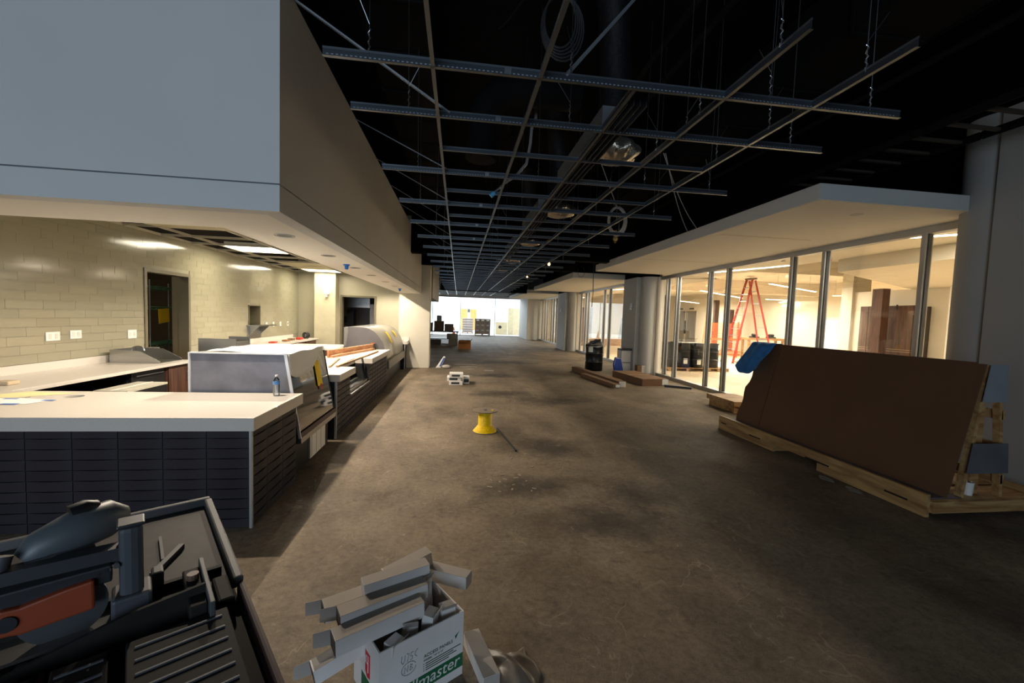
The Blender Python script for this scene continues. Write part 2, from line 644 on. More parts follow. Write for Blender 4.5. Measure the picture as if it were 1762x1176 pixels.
MB().box(-8.1, -7.9, 38.2, 52.4, 0, 8).box(12, 12.2, 38.2, 52.4, 0, 8).build('side_panel', AW, at)
MB().box(-8, 5.55, 37.9, 38.1, 3.55, 8).box(5.6, 12, 37.9, 38.1, 0, 8).build('fascia', AW, at)
struct(MB().box(-8, 12, 38.2, 52.4, 0.0, 0.012).build('floor_atrium', mat('pale_atrium_floor', (226, 226, 222), 0.4)), 'pale atrium floor')

# second left block beyond the kitchen
b2 = sroot('wall_bulkhead_far', (-1.8, 17, 0))
MB().box(-4.5, -1.06, 17.2, 22.6, 2.47, 4.6).build('bulkhead', DRY, b2)
MB().box(-4.6, -1.5, 22.6, 22.8, 0, 5).build('wall_panel', DRY, b2) if False else None
struct(MB().box(-5.6, -5.4, 15.2, 38, 0, 5).build('wall_left_far', DRYW))

# ------------------------------------------------------------------ left bulkhead above the counters
bh = sroot('wall_bulkhead', (-1.24, 3.1, 2.47), 'deep drywall bulkhead hanging over the serving counters')
MB().box(-8.9, -1.24, 3.10, 3.22, 2.66, 4.04).build('front_panel', PRIMED, bh)
MB().box(-8.9, -1.24, 3.10, 3.22, 2.47, 2.65).build('front_band', PRIMED, bh)
MB().box(-8.9, -1.252, 3.112, 3.21, 2.648, 2.662).build('front_reveal', mat('reveal_shadow_trim', (96, 100, 104), 0.7), bh)
MB().box(-1.37, -1.24, 3.22, 14.165, 2.66, 4.04).build('side_panel', PRIMED, bh)
MB().box(-1.37, -1.24, 3.22, 14.165, 2.47, 2.65).build('side_band', PRIMED, bh)
MB().box(-1.36, -1.252, 3.21, 14.165, 2.648, 2.662).build('side_reveal', mat('reveal_shadow_trim', (96, 100, 104), 0.7), bh)
# underside strips; downlight openings are flat discs coloured as the shade inside
MB().box(-8.9, -1.37, 3.22, 3.85, 2.47, 2.50).build('front_underside', DRYW, bh)
MB().box(-1.98, -1.37, 3.85, 14.165, 2.47, 2.50).build('side_underside', DRYW, bh)
MB().box(-8.9, -1.98, 3.82, 3.85, 2.50, 3.02).box(-1.98, -1.95, 3.82, 14.165, 2.50, 3.02).build('inner_face', DRYW, bh)
MB().box(-2.07, -1.37, 3.22, 14.165, 4.0, 4.04).box(-8.9, -2.07, 3.22, 3.82, 4.0, 4.04).build('cap', BLACK, bh)
for yy in (4.06, 5.35, 6.66, 7.86, 9.32, 10.7):
    p = MB().lathe([(0.085, 0.0), (0.085, 0.006), (0.068, 0.006), (0.066, 0.003)], (-1.58, yy, 2.463), 20, cap=False).build('light_trim', DRYW, bh)
    MB().lathe([(0.0, 0.0), (0.068, 0.0)], (-1.58, yy, 2.468), 20, cap=False).build('can_shade_disc', mat('can_interior_shade', (58, 52, 50), 0.5), p)
BLUEP = mat('blue_plastic_cap', (30, 110, 200), 0.5)
for i, yy in enumerate((6.25, 11.7)):
    t = thing('fire_sprinkler', 'blue capped sprinkler head under the bulkhead, ' + ('nearer one' if i == 0 else 'farther one'), 'sprinkler', (-1.6, yy, 2.47), group='blue capped sprinklers')
    MB().cyl((-1.6, yy, 2.455), (-1.6, yy, 2.47), 0.045, 16).build('escutcheon', BLUEP, t)
    MB().cyl((-1.6, yy, 2.40), (-1.6, yy, 2.455), 0.022, 12, 0.03).build('cap', BLUEP, t)

# black soffit pieces above the corridor grid
MB_ = MB().box(-1.24, 4.0, 10.92, 11.2, 3.36, 5.0)
struct(MB_.build('ceiling_beam_near', BLACK), 'black downstand beam across the corridor')
struct(MB().box(-1.24, 4.0, 13.98, 14.16, 3.42, 5.0).build('ceiling_beam_far', BLACK), 'second black downstand beam')
struct(MB().box(-1.06, 4.0, 24.6, 25.0, 3.24, 5.0).build('ceiling_beam_end', BLACK), 'black beam where the near grid ends')
struct(MB().box(-3, 5.5, 31.2, 38, 3.62, 3.68).build('ceiling_far', DARKDUCT), 'dark low ceiling before the far glazing')

# pier at the end of the kitchen
struct(MB().box(-1.95, -0.95, 14.165, 14.8, 0, 5.0).build('wall_end', mat('cream_grey_pier', (200, 194, 178), 0.7, var=0.03)), 'pale drywall pier at the end of the counters')

# ------------------------------------------------------------------ kitchen tile wall
kw = sroot('wall_left', (-5.25, 5, 0), 'cream tiled kitchen wall')
D0, D1, DZ = 7.83, 8.92, 2.36
O0, O1, OZ0, OZ1 = 11.28, 11.9, 1.38, 1.88
MB().box(-5.40, -5.26, 2.6, D0 - 0.06, 0, 3.05).box(-5.40, -5.26, D0 - 0.06, D1 + 0.06, DZ + 0.06, 3.05).box(-5.40, -5.26, D1 + 0.06, O0, 0, 3.05) \
    .box(-5.40, -5.26, O0, O1, 0, OZ0).box(-5.40, -5.26, O0, O1, OZ1, 3.05).box(-5.40, -5.26, O1, 15.3, 0, 3.05).build('wall_panel', GROUTC, kw)
MB().box(-5.40, -5.26, 2.6, 15.3, 3.05, 4.2).build('upper_wall_shade', mat('shade_toned_wall', (44, 40, 36), 0.9, var=0.2), kw)  # wall above the ceiling coloured dark to stand for its shade
TW, TH = 0.452, 0.1125
cells = []
nrow = 18
for r in range(nrow):
    z0 = 1.022 + r * TH
    z1 = min(z0 + TH, 3.03)
    off = (0.0, 0.21, 0.36, 0.13)[r % 4]
    y = 4.6 - off
    while y < 15.2:
        y0, y1 = y, min(y + TW, 15.2)
        y += TW
        segs = [(y0, y1)]
        for (a, b, za, zb) in ((D0 - 0.06, D1 + 0.06, 0, DZ + 0.06), (O0, O1, OZ0, OZ1)):
            if z0 < zb - 0.02 and z1 > za + 0.02:
                ns = []
                for (p, q) in segs:
                    if q <= a or p >= b:
                        ns.append((p, q))
                    else:
                        if p < a - 0.03:
                            ns.append((p, a))
                        if q > b + 0.03:
                            ns.append((b, q))
                segs = ns
        for (p, q) in segs:
            if q - p > 0.03 and z1 - z0 > 0.02:
                cells.append((p, q, z0, z1))
# hidden by the bulkhead front from the corridor side: still tiled; nearest first
cells.sort(key=lambda c: (c[0] + c[1]) / 2 + (50 if c[1] < 5.35 else 0) + (50 if (c[2] > 1.9 + (c[0] - 4.9) * 0.52) else 0))
tile0 = MB().box(-0.5, 0.5, -0.5, 0.5, -0.5, 0.5).build('wall_tile', BACKT, kw, local=True)
tile_mesh = tile0.data
bpy.data.objects.remove(tile0)
stuffm = MB()
for i, (p, q, a, b) in enumerate(cells):
    cy, cz, dy, dz = (p + q) / 2, (a + b) / 2, q - p - 0.003, b - a - 0.003
    if i < 296:
        o = bpy.data.objects.new('wall_tile', tile_mesh)
        C.objects.link(o)
        o.parent = kw
        o.location = (-0.0055 + random.uniform(-0.0002, 0.0002), cy - 5, cz)
        o.rotation_euler = (0, random.uniform(-0.003, 0.003), random.uniform(-0.0008, 0.0008))
        o.scale = (0.009, dy, dz)
    else:
        stuffm.cb((-5.2555, cy, cz), (0.009, dy, dz))
so = stuffm.build('distant_wall_tiles', BACKT, kw)
so['kind'] = 'stuff'

# doorway frame and the store room behind it
d1 = sroot('door_1', (-5.25, 8.4, 0), 'open doorway to the store room with taupe frame')
MB().box(-5.42, -5.235, D0 - 0.06, D0 + 0.0, 0, DZ + 0.06).box(-5.42, -5.235, D1, D1 + 0.06, 0, DZ + 0.06).box(-5.42, -5.235, D0, D1, DZ, DZ + 0.06).build('door_frame', FRAME, d1)
MB().box(-5.54, -5.42, D1 + 0.01, D1 + 0.06, 0, DZ).build('door_reveal', FRAME, d1)
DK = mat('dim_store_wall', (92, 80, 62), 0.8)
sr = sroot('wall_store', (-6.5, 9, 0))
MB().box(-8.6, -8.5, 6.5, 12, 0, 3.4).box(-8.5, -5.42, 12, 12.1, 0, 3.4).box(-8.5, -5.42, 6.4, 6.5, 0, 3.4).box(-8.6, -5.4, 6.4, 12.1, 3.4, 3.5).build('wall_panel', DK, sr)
wr = thing('wire_shelf_rack', 'green coated wire shelf rack seen through the store room doorway', 'shelf rack', (-6.3, 9.6, 0))
GW = mat('green_epoxy_wire', (96, 140, 112), 0.4, 0.4)
for z in (0.35, 1.0, 1.76, 2.17):
    mb = MB()
    for k in range(9):
        mb.tube([(-6.65 + k * 0.075, 9.1, z), (-6.65 + k * 0.075, 10.6, z)], 0.006, 5)
    mb.tube([(-6.65, 9.1, z), (-6.05, 9.1, z)], 0.009, 5).tube([(-6.65, 10.6, z), (-6.05, 10.6, z)], 0.009, 5)
    for xx in (-6.65, -6.05):
        mb.tube([(xx, 9.1, z), (xx, 10.6, z)], 0.009, 5).tube([(xx, 9.1, z - 0.05), (xx, 10.6, z - 0.05)], 0.007, 5)
        for k in range(6):
            mb.tube([(xx, 9.1 + k * 0.25, z), (xx, 9.225 + k * 0.25, z - 0.05), (xx, 9.35 + k * 0.25, z)], 0.005, 4)
    mb.build('shelf', GW, wr)
for (xx, yy) in ((-6.65, 9.1), (-6.05, 9.1), (-6.65, 10.6), (-6.05, 10.6)):
    MB().cyl((xx, yy, 0), (xx, yy, 2.3), 0.014, 8).build('post', STEEL, wr)
tag(MB().add([(-6.03, 9.3, 1.72), (-6.03, 9.62, 1.74), (-6.03, 9.64, 1.46), (-6.03, 9.32, 1.42)], [(0, 1, 2, 3)]).build('yellow_notice', YEL, solid=0.002),
    'yellow notice sheet hanging from the wire shelf', 'paper')
sc = thing('store_counter', 'pale low counter inside the store room doorway', 'counter', (-6.1, 8.6, 0))
MB().box(-7.2, -5.75, 7.6, 8.9, 0.90, 0.98).build('top', QUARTZ, sc)
MB().box(-7.15, -5.8, 7.65, 8.85, 0, 0.90).build('cabinet', WALNUT, sc)

sl = thing('added_store_lamp', 'unseen batten lamp added to light the store room', 'light', (-6.6, 8.6, 3.36))  # unseen lamp added so the store room does not stay black
MB().box(-6.9, -6.3, 8.55, 8.65, 3.36, 3.4).build('batten', WHITEP, sl)
MB().box(-6.88, -6.32, 8.56, 8.64, 3.34, 3.36).build('lens', emit('added_lamp_lens', (255, 240, 205), 3.0), sl)
area('added_store_light', (-6.6, 8.6, 3.33), (0, 0, 0), 0.6, 0.1, 26, (1.0, 0.88, 0.68))
# small pass-through with a steel shelf
pt = sroot('window_5', (-5.25, 11.6, 1.4), 'small steel lined pass-through in the tiled wall')
MB().box(-5.7, -5.23, O0, O0 + 0.02, OZ0, OZ1).box(-5.7, -5.23, O1 - 0.02, O1, OZ0, OZ1).box(-5.7, -5.23, O0, O1, OZ1 - 0.02, OZ1).box(-5.72, -5.7, O0, O1, OZ0, OZ1).build('liner', FRAME, pt)
MB().box(-5.7, -4.93, O0 - 0.1, O1 + 0.25, OZ0 - 0.03, OZ0).build('shelf', STAIN, pt)
MB().prism([(-5.245, 1.35), (-5.0, 1.35), (-5.245, 1.1)], 'y', O1 - 0.02, O1 + 0.0).prism([(-5.245, 1.35), (-5.0, 1.35), (-5.245, 1.1)], 'y', O0, O0 + 0.02).build('bracket', STAIN, pt)
MB().box(-5.245, -5.235, O0 - 0.05, O1 + 0.05, 1.02, 1.35).build('steel_backplate', STAIN, pt)

# wall plates
PL = [(6.155, 1.345, 0.19, 0.115, 'wide white outlet plate nearest the front counter on the tiled wall'),
      (6.485, 1.355, 0.17, 0.115, 'white outlet plate, second from the front counter on the tiled wall'),
      (7.49, 1.315, 0.18, 0.14, 'white outlet plate right beside the store room doorway')]
for (yy, zz, ww, hh, lb) in PL:
    t = thing('outlet_plate', lb, 'outlet', (-5.25, yy, zz), group='outlet plates on the tiled wall')
    MB().box(-5.249, -5.238, yy - ww / 2, yy + ww / 2, zz - hh / 2, zz + hh / 2).build('plate', WHITEP, t, bevel=0.003)
    for s in (-1, 1):
        MB().box(-5.239, -5.235, yy + s * ww * 0.23 - 0.018, yy + s * ww * 0.23 + 0.018, zz - 0.034, zz + 0.034).build('socket', mat('ivory_plastic', (214, 210, 198), 0.4), t)
for k, yy in enumerate((12.27, 12.71, 13.18, 13.72)):
    t = thing('outlet_plate', ('nearest', 'second', 'third', 'farthest')[k] + ' of the four small plates past the steel pass-through', 'outlet', (-5.25, yy, 1.365), group='small outlet plates past the pass-through')
    MB().box(-5.249, -5.238, yy - 0.05, yy + 0.05, 1.30, 1.43).build('plate', WHITEP, t)
    MB().box(-5.239, -5.235, yy - 0.02, yy + 0.02, 1.33, 1.40).build('socket', BLACKP if k == 3 else mat('ivory_plastic', (214, 210, 198), 0.4), t)

# back wall of the kitchen with a door
kb = sroot('wall_back', (-3.5, 14.6, 0), 'cream wall at the back of the kitchen')
DX0, DX1, DTZ = -3.86, -2.82, 2.28
MB().box(-5.26, DX0 - 0.06, 14.6, 14.75, 0, 4.2).box(DX0 - 0.06, DX1 + 0.06, 14.6, 14.75, DTZ + 0.06, 4.2).box(DX1 + 0.06, -1.95, 14.6, 14.75, 0, 4.2).build('wall_panel', CREAM, kb)
MB().box(-4.62, -3.97, 14.2, 14.6, 0, 3.02).build('column', mat('pale_cream_column', (186, 178, 152), 0.4), kb)
d2 = sroot('door_2', (-3.3, 14.6, 0), 'doorway into the rear kitchen')
MB().box(DX0 - 0.06, DX0, 14.57, 14.78, 0, DTZ + 0.06).box(DX1, DX1 + 0.06, 14.57, 14.78, 0, DTZ + 0.06).box(DX0, DX1, 14.57, 14.78, DTZ, DTZ + 0.06).build('door_frame', FRAME, d2)
rk = sroot('wall_rear_kitchen', (-3.5, 19, 0))
MB().box(-6, -2, 18.6, 18.7, 0, 3.4).box(-2.1, -2, 14.8, 18.6, 0, 3.4).box(-6, -5.9, 14.8, 18.6, 0, 3.4).box(-6, -2, 14.8, 18.7, 3.3, 3.4).build('wall_panel', mat('grey_rear_wall', (170, 164, 160), 0.6), rk)
hd = thing('extract_hood', 'stainless extract hood hung inside the rear kitchen doorway', 'hood', (-3.6, 16.6, 1.95))
MB().box(-4.8, -3.3, 16.2, 17.6, 2.0, 2.6).build('canopy', STAIN, hd)
MB().box(-4.8, -3.3, 16.18, 16.2, 1.96, 2.04).build('rim', STAIN, hd)
MB().box(-4.3, -3.8, 16.6, 17.2, 2.6, 3.3).build('flue', STAIN, hd)
lk = thing('steel_locker', 'pale grey locker behind the rear kitchen doorway', 'locker', (-3.0, 16.5, 0))
MB().box(-3.25, -2.6, 16.0, 16.7, 0, 2.1).build('body', mat('light_grey_metal', (190, 186, 184), 0.45, 0.2), lk)
MB().box(-3.23, -2.62, 15.985, 16.0, 0.05, 2.06).build('door', mat('light_grey_metal', (190, 186, 184), 0.45, 0.2), lk)
rc = thing('cook_line', 'dark cooking equipment on a steel bench in the rear kitchen', 'equipment', (-3.9, 16.8, 0))
MB().box(-4.8, -3.4, 16.4, 17.2, 0.86, 0.92).build('bench_top', STAIN, rc)
for sx in (-4.75, -3.45):
    for sy in (16.45, 17.15):
        MB().cyl((sx, sy, 0), (sx, sy, 0.86), 0.025, 8).build('leg', STAIN, rc)
MB().box(-4.2, -3.95, 16.5, 16.9, 0.92, 1.9).build('oven_column', BLACKP, rc)
MB().box(-4.6, -4.3, 16.5, 16.9, 1.35, 1.6).build('control_box', BLACKP, rc)
MB().box(-3.85, -3.5, 16.5, 17.0, 0.92, 1.15).build('fryer', DGREY, rc)
st = thing('horn_strobe', 'white round fire horn strobe on the cream column', 'alarm', (-4.24, 14.2, 2.38))
MB().cyl((-4.24, 14.17, 2.40), (-4.24, 14.2, 2.40), 0.1, 24).build('base_plate', WHITEP, st)
MB().box(-4.30, -4.18, 14.13, 14.17, 2.34, 2.52).build('horn', WHITEP, st)
MB().box(-4.28, -4.20, 14.12, 14.15, 2.25, 2.31).build('strobe_lens', mat('clear_lens', (210, 206, 190), 0.1), st)
ex = tag(MB().box(-4.0, -3.78, 16.14, 16.16, 2.35, 2.5).build('red_sign', mat('red_sign_face', (200, 30, 36), 0.5)), 'small red sign panel above the hood edge', 'sign')
ex.location.y = 0.02

# kitchen ceiling grid
kc = sroot('ceiling_kitchen', (-3.6, 9, 3.02), 'part open suspended ceiling over the kitchen')
TG = mat('white_ceiling_tee', (206, 200, 180), 0.5)
for xx in (-5.22, -4.72, -3.72, -3.1, -2.48):
    MB().box(xx - 0.012, xx + 0.012, 3.85, 14.6, 3.02, 3.026).box(xx - 0.002, xx + 0.002, 3.85, 14.6, 3.026, 3.06).build('main_tee', TG, kc)
ky = [3.9 + 0.85 * k for k in range(13)]
for yy in ky:
    MB().box(-5.24, -2.07, yy - 0.012, yy + 0.012, 3.02, 3.026).box(-5.24, -2.07, yy - 0.002, yy + 0.002, 3.026, 3.06).build('cross_tee', TG, kc)
PT = mat('acoustic_panel', (190, 182, 150), 0.9, var=0.05, scale=40)
panels = [(1, 6), (1, 5), (1, 3), (1, 7), (2, 2), (2, 8), (3, 4)]
cols = [(-5.22, -4.72), (-4.72, -3.72), (-3.72, -3.1), (-3.1, -2.48)]
ops = {(1, 3), (2, 3), (1, 10), (1, 9), (2, 6), (3, 6), (2, 9), (3, 1), (3, 8), (2, 10)}
ops = {(1, 3), (2, 3), (1, 9), (2, 9), (1, 10), (3, 0), (3, 5), (3, 7)}
for (c, k) in sorted(ops):
    x0, x1 = cols[c]
    y0, y1 = ky[k], ky[k + 1]
    if c == 1 and (9.0 < (y0 + y1) / 2 < 9.95 or 13.1 < (y0 + y1) / 2 < 14.1):
        continue
    MB().box(x0 + 0.014, x1 - 0.014, y0 + 0.014, y1 - 0.014, 3.027, 3.045).build('ceiling_panel', PT, kc)
MB().box(-5.26, -2.07, 3.85, 14.6, 4.1, 4.2).build('deck', mat('dim_brown_deck', (26, 21, 17), 0.9, var=0.3), kc)
for k in range(8):
    MB().box(-5.25, -2.07, 4.3 + k * 1.3, 4.36 + k * 1.3, 3.7, 4.1).build('joist', mat('rust_primer_joist', (50, 30, 20), 0.8, var=0.2), kc)
for i, (y0, y1) in enumerate(((9.13, 9.88), (13.2, 14.0))):
    t = thing('ceiling_troffer', 'lit ceiling troffer ' + ('nearer the front counter' if i == 0 else 'close to the back wall') + ' of the kitchen', 'light', (-4.22, (y0 + y1) / 2, 3.02), group='lit kitchen troffers')
    MB().box(-4.70, -3.74, y0, y1, 3.035, 3.12).build('housing', WHITEP, t)
    MB().box(-4.69, -3.75, y0 + 0.01, y1 - 0.01, 3.028, 3.034).build('lens', TROFF, t)
    l = bpy.data.lights.new('troffer_light', 'AREA')
    l.shape, l.size, l.size_y, l.energy, l.color = 'RECTANGLE', 0.94, y1 - y0, 42, (1.0, 0.91, 0.70)
    lo = bpy.data.objects.new('troffer_light', l)
    C.objects.link(lo)
    lo.location = (-4.22, (y0 + y1) / 2, 3.02)
# row of small track heads hung just inside the bulkhead; they throw the counter's shadow on the floor
trk = thing('light_track', 'row of warm track heads hung inside the bulkhead', 'track light', (-2.30, 9, 2.76))
MB().box(-2.32, -2.28, 4.2, 13.6, 2.76, 2.79).build('track', WHITEP, trk)
for k in range(4):
    MB().cyl((-2.30, 4.5 + k * 2.9, 2.79), (-2.30, 4.5 + k * 2.9, 3.02), 0.008, 8).build('stem', WHITEP, trk)
for yy in (4.31, 6.1, 7.9, 9.7, 11.5, 13.2):
    MB().cyl((-2.30, yy, 2.685), (-2.30, yy, 2.76), 0.05, 16).build('track_head', WHITEP, trk)
    l = bpy.data.lights.new('track_lamp', 'SPOT')
    l.energy, l.color, l.spot_size, l.spot_blend, l.shadow_soft_size = 205, (1.0, 0.86, 0.69), math.radians(168), 0.4, 0.012
    lo = bpy.data.objects.new('track_lamp', l)
    C.objects.link(lo)
    lo.location = (-2.30, yy, 2.66)

# ------------------------------------------------------------------ counters
def wave_tile(name='wave_tile'):
    """1 x 1 tile in its own x (along) and z (up); relief towards -y, fuller at the lower middle"""
    mb = MB()
    nu, nv = 6, 3

    def dep(u, v):
        return 0.005 + 0.015 * math.sin(PI * u) * v ** 1.3 + 0.003 * (1 - v)
    mb.grid(lambda u, v: (u - 0.5, -dep(u, v), v - 0.5), nu, nv)
    mb.grid(lambda u, v: (u - 0.5, -dep(u, 0) * (1 - v), -0.5), nu, 1)
    mb.grid(lambda u, v: (u - 0.5, -dep(u, 1) * (1 - v), 0.5), nu, 1)
    mb.add([(-0.5, -dep(0, 0), -0.5), (-0.5, 0, -0.5), (-0.5, 0, 0.5), (-0.5, -dep(0, 1), 0.5)], [(0, 1, 2, 3)])
    mb.add([(0.5, -dep(1, 0), -0.5), (0.5, 0, -0.5), (0.5, 0, 0.5), (0.5, -dep(1, 1), 0.5)], [(0, 3, 2, 1)])
    o = mb.build(name, CHAR, smooth=50)
    me = o.data
    bpy.data.objects.remove(o)
    return me


WAVE = wave_tile()
ROWZ = [0.0] + [0.078 + 0.0835 * k for k in range(9)] + [0.812]


def clad(parent, axis, along, pos, zcut=None):
    """tile a face; axis 'x': face looks to -y at y=pos; axis 'y': face looks to +x at x=pos"""
    inv = WM[parent.name].inverted()
    for a, b in zip(along[:-1], along[1:]):
        for z0, z1 in zip(ROWZ[:-1], ROWZ[1:]):
            if zcut and zcut(a, b, z0, z1):
                continue
            o = bpy.data.objects.new('wave_tile', WAVE)
            C.objects.link(o)
            o.parent = parent
            c = (a + b) / 2
            if axis == 'x':
                M = Matrix.Translation((c, pos, (z0 + z1) / 2))
            else:
                M = Matrix.Translation((pos, c, (z0 + z1) / 2)) @ Matrix.Rotation(PI / 2, 4, 'Z')
            M = M @ Matrix.Diagonal((b - a - 0.006, 1, z1 - z0 - 0.005, 1))
            o.matrix_local = inv @ M


fc = thing('serving_counter', 'long front serving counter clad in charcoal wave tiles', 'counter', (-3.4, 4.07, 0))
MB().box(-5.2, -1.655, 3.58, 4.54, 0, 0.812).build('carcass', GROUT, fc)
al = [-1.66 - 0.3195 * k for k in range(12)][::-1]
clad(fc, 'x', al, 3.58)
clad(fc, 'y', [3.585, 3.875, 4.20, 4.535], -1.655)
MB().box(-1.652, -1.632, 3.556, 3.582, 0.0, 0.812).build('corner_trim', ALU, fc)
wt = MB().box(-5.2, -1.604, 3.532, 4.604, 0.813, 0.921).build('counter_top', QUARTZ, bevel=0.004)
tag(wt, 'thick white quartz top of the front serving counter', 'counter top')
cut = MB().cyl((-3.54, 4.34, 0.7), (-3.54, 4.34, 1.0), 0.075, 28).cyl((-3.88, 4.285, 0.7), (-3.88, 4.285, 1.0), 0.028, 20).build('cut', None)
md = wt.modifiers.new('holes', 'BOOLEAN')
md.operation, md.object, md.solver = 'DIFFERENCE', cut, 'EXACT'
bpy.context.view_layer.update()
me = bpy.data.meshes.new_from_object(wt.evaluated_get(bpy.context.evaluated_depsgraph_get()))
wt.modifiers.clear()
wt.data = me
bpy.data.objects.remove(cut)

# papers on the counter
YL = mat('pale_yellow_plan', (240, 226, 168), 0.8)
tag(MB().add([(-4.3, 4.28, 0.9225), (-3.98, 4.25, 0.9225), (-3.62, 4.5, 0.9225), (-4.1, 4.56, 0.9225)], [(0, 1, 2, 3)]).build('template_sheet', YL, solid=0.0006), 'pale yellow template sheet lying on the front counter', 'paper')
p = thing('printed_plan', 'white sheet with blue tape corners on the front counter', 'paper', (-3.8, 4.1, 0.9225))
MB().add([(-4.35, 4.02, 0.9235), (-3.62, 3.99, 0.9235), (-3.56, 4.17, 0.9235), (-3.9, 4.24, 0.9235), (-4.3, 4.2, 0.9235)], [(0, 1, 2, 3, 4)]).build('sheet', PAPER, p, solid=0.0006)
BT = mat('blue_masking_tape', (90, 130, 200), 0.6)
MB().box(-3.80, -3.68, 3.97, 4.01, 0.924, 0.9248).build('tape', BT, p)
MB().box(-3.63, -3.54, 4.13, 4.17, 0.924, 0.9248).build('tape', BT, p)
MB().box(-3.98, -3.87, 4.19, 4.22, 0.924, 0.9248).build('tape', BT, p)

# water bottle
wb = thing('water_bottle', 'clear plastic water bottle with blue label on the front counter', 'bottle', (-1.81, 4.46, 0.921))
PET = glass('clear_bottle_plastic', (250, 251, 252), 0.5, 0.08)
prof = [(0.026, 0.0), (0.031, 0.004), (0.0325, 0.02)]
for k in range(5):
    prof += [(0.0305, 0.03 + k * 0.018), (0.0328, 0.039 + k * 0.018)]
prof += [(0.0325, 0.125), (0.0325, 0.15), (0.028, 0.168), (0.016, 0.184), (0.0125, 0.19), (0.0125, 0.2)]
MB().lathe(prof, (-1.81, 4.46, 0.9215), 24).build('body', PET, wb, smooth=60)
MB().lathe([(0.0332, 0.118), (0.0332, 0.152)], (-1.81, 4.46, 0.9215), 24, cap=False).build('label_band', mat('blue_white_label', (96, 146, 206), 0.4, var=0.4, scale=30), wb, smooth=True)
MB().lathe([(0.0145, 0.196), (0.0145, 0.212), (0.013, 0.214)], (-1.81, 4.46, 0.9215), 20).build('cap', WHITEP, wb, smooth=50)
MB().lathe([(0.029, 0.003), (0.0295, 0.115)], (-1.81, 4.46, 0.9215), 20).build('water', glass('water', (244, 247, 249), 0.25, 0.05), wb, smooth=60)

# back counter along the tiled wall, its backsplash, cabinet and under-counter appliance
bc = tag(MB().box(-5.24, -4.32, 4.62, 7.50, 0.874, 0.914).build('counter_top', QUARTZ, bevel=0.003), 'white quartz back counter top along the tiled wall', 'counter top')
tag(MB().box(-5.245, -5.222, 4.62, 7.5, 0.9145, 1.02).build('backsplash', QUARTZ), 'low white quartz upstand behind the back counter', 'backsplash')
cb = thing('base_cabinet', 'dark walnut base cabinet at the end of the back counter', 'cabinet', (-4.75, 7.2, 0))
MB().box(-5.2, -4.40, 6.95, 7.44, 0, 0.872).build('body', WALNUT, cb)
MB().box(-4.40, -4.38, 6.97, 7.42, 0.1, 0.86).build('door', WALNUT, cb)
MB().tube([(-4.38, 7.38, 0.6), (-4.36, 7.38, 0.6), (-4.36, 7.38, 0.74), (-4.38, 7.38, 0.74)], 0.005, 6).build('handle', STAIN, cb)
bf = thing('undercounter_fridge', 'black undercounter fridge below the back counter', 'fridge', (-4.8, 6.5, 0))
MB().box(-5.2, -4.45, 6.25, 6.93, 0, 0.865).build('body', BLACKP, bf)
MB().box(-4.45, -4.41, 6.27, 6.91, 0.08, 0.86).build('door', BLACKP, bf)
MB().tube([(-4.41, 6.32, 0.8), (-4.38, 6.32, 0.8), (-4.38, 6.86, 0.8), (-4.41, 6.86, 0.8)], 0.008, 6).build('handle', DGREY, bf)
ib = thing('wrapped_chest', 'low black chest with film covered pale top in the service aisle', 'appliance', (-4.1, 5.86, 0))
MB().box(-4.28, -3.93, 5.52, 6.2, 0.0, 0.73).build('body', BLACKP, ib)
MB().box(-4.29, -3.92, 5.51, 6.21, 0.73, 0.755).build('lid', mat('film_covered_lid', (200, 196, 180), 0.35, var=0.08, scale=12), ib)
MB().box(-4.12, -4.10, 5.51, 6.21, 0.755, 0.758).build('lid_seam', WHITEP, ib)
bb = thing('back_counter_support', 'dark support panels under the back counter', 'panel', (-4.8, 5.2, 0))
MB().box(-5.2, -4.5, 4.66, 4.7, 0, 0.873).build('panel', GROUT, bb)
MB().box(-5.22, -5.18, 4.7, 6.24, 0, 0.873).build('back_panel', GROUT, bb)
dt = thing('drip_tray', 'open stainless drop-in tray with sloping sides on the back counter', 'tray', (-4.8, 7.2, 0.914))
for yy in (6.92, 7.42):
    MB().prism([(-5.15, 0.916), (-4.47, 0.916), (-4.47, 0.945), (-4.75, 1.10), (-5.15, 1.11)], 'y', yy, yy + 0.006).build('side_panel', STAIN, dt)
MB().box(-5.15, -4.47, 6.926, 7.42, 0.9145, 0.922).build('base', STAIN, dt)
MB().box(-5.155, -5.15, 6.92, 7.426, 0.915, 1.11).build('back_panel', STAIN, dt)
MB().tube([(-5.02, 7.15, 0.92)] + [(-5.02 + 0.09 * (1 - math.cos(a)), 7.15, 1.08 + 0.07 * math.sin(a)) for a in [PI * k / 10 for k in range(11)]], 0.012, 10).build('spout', STAIN, dt, smooth=True)
tag(MB().box(-4.75, -4.6, 4.9, 5.03, 0.915, 0.955).build('folded_cloth', mat('beige_cloth', (200, 180, 150), 0.9), bevel=0.01), 'folded beige cloth on the back counter corner', 'cloth')

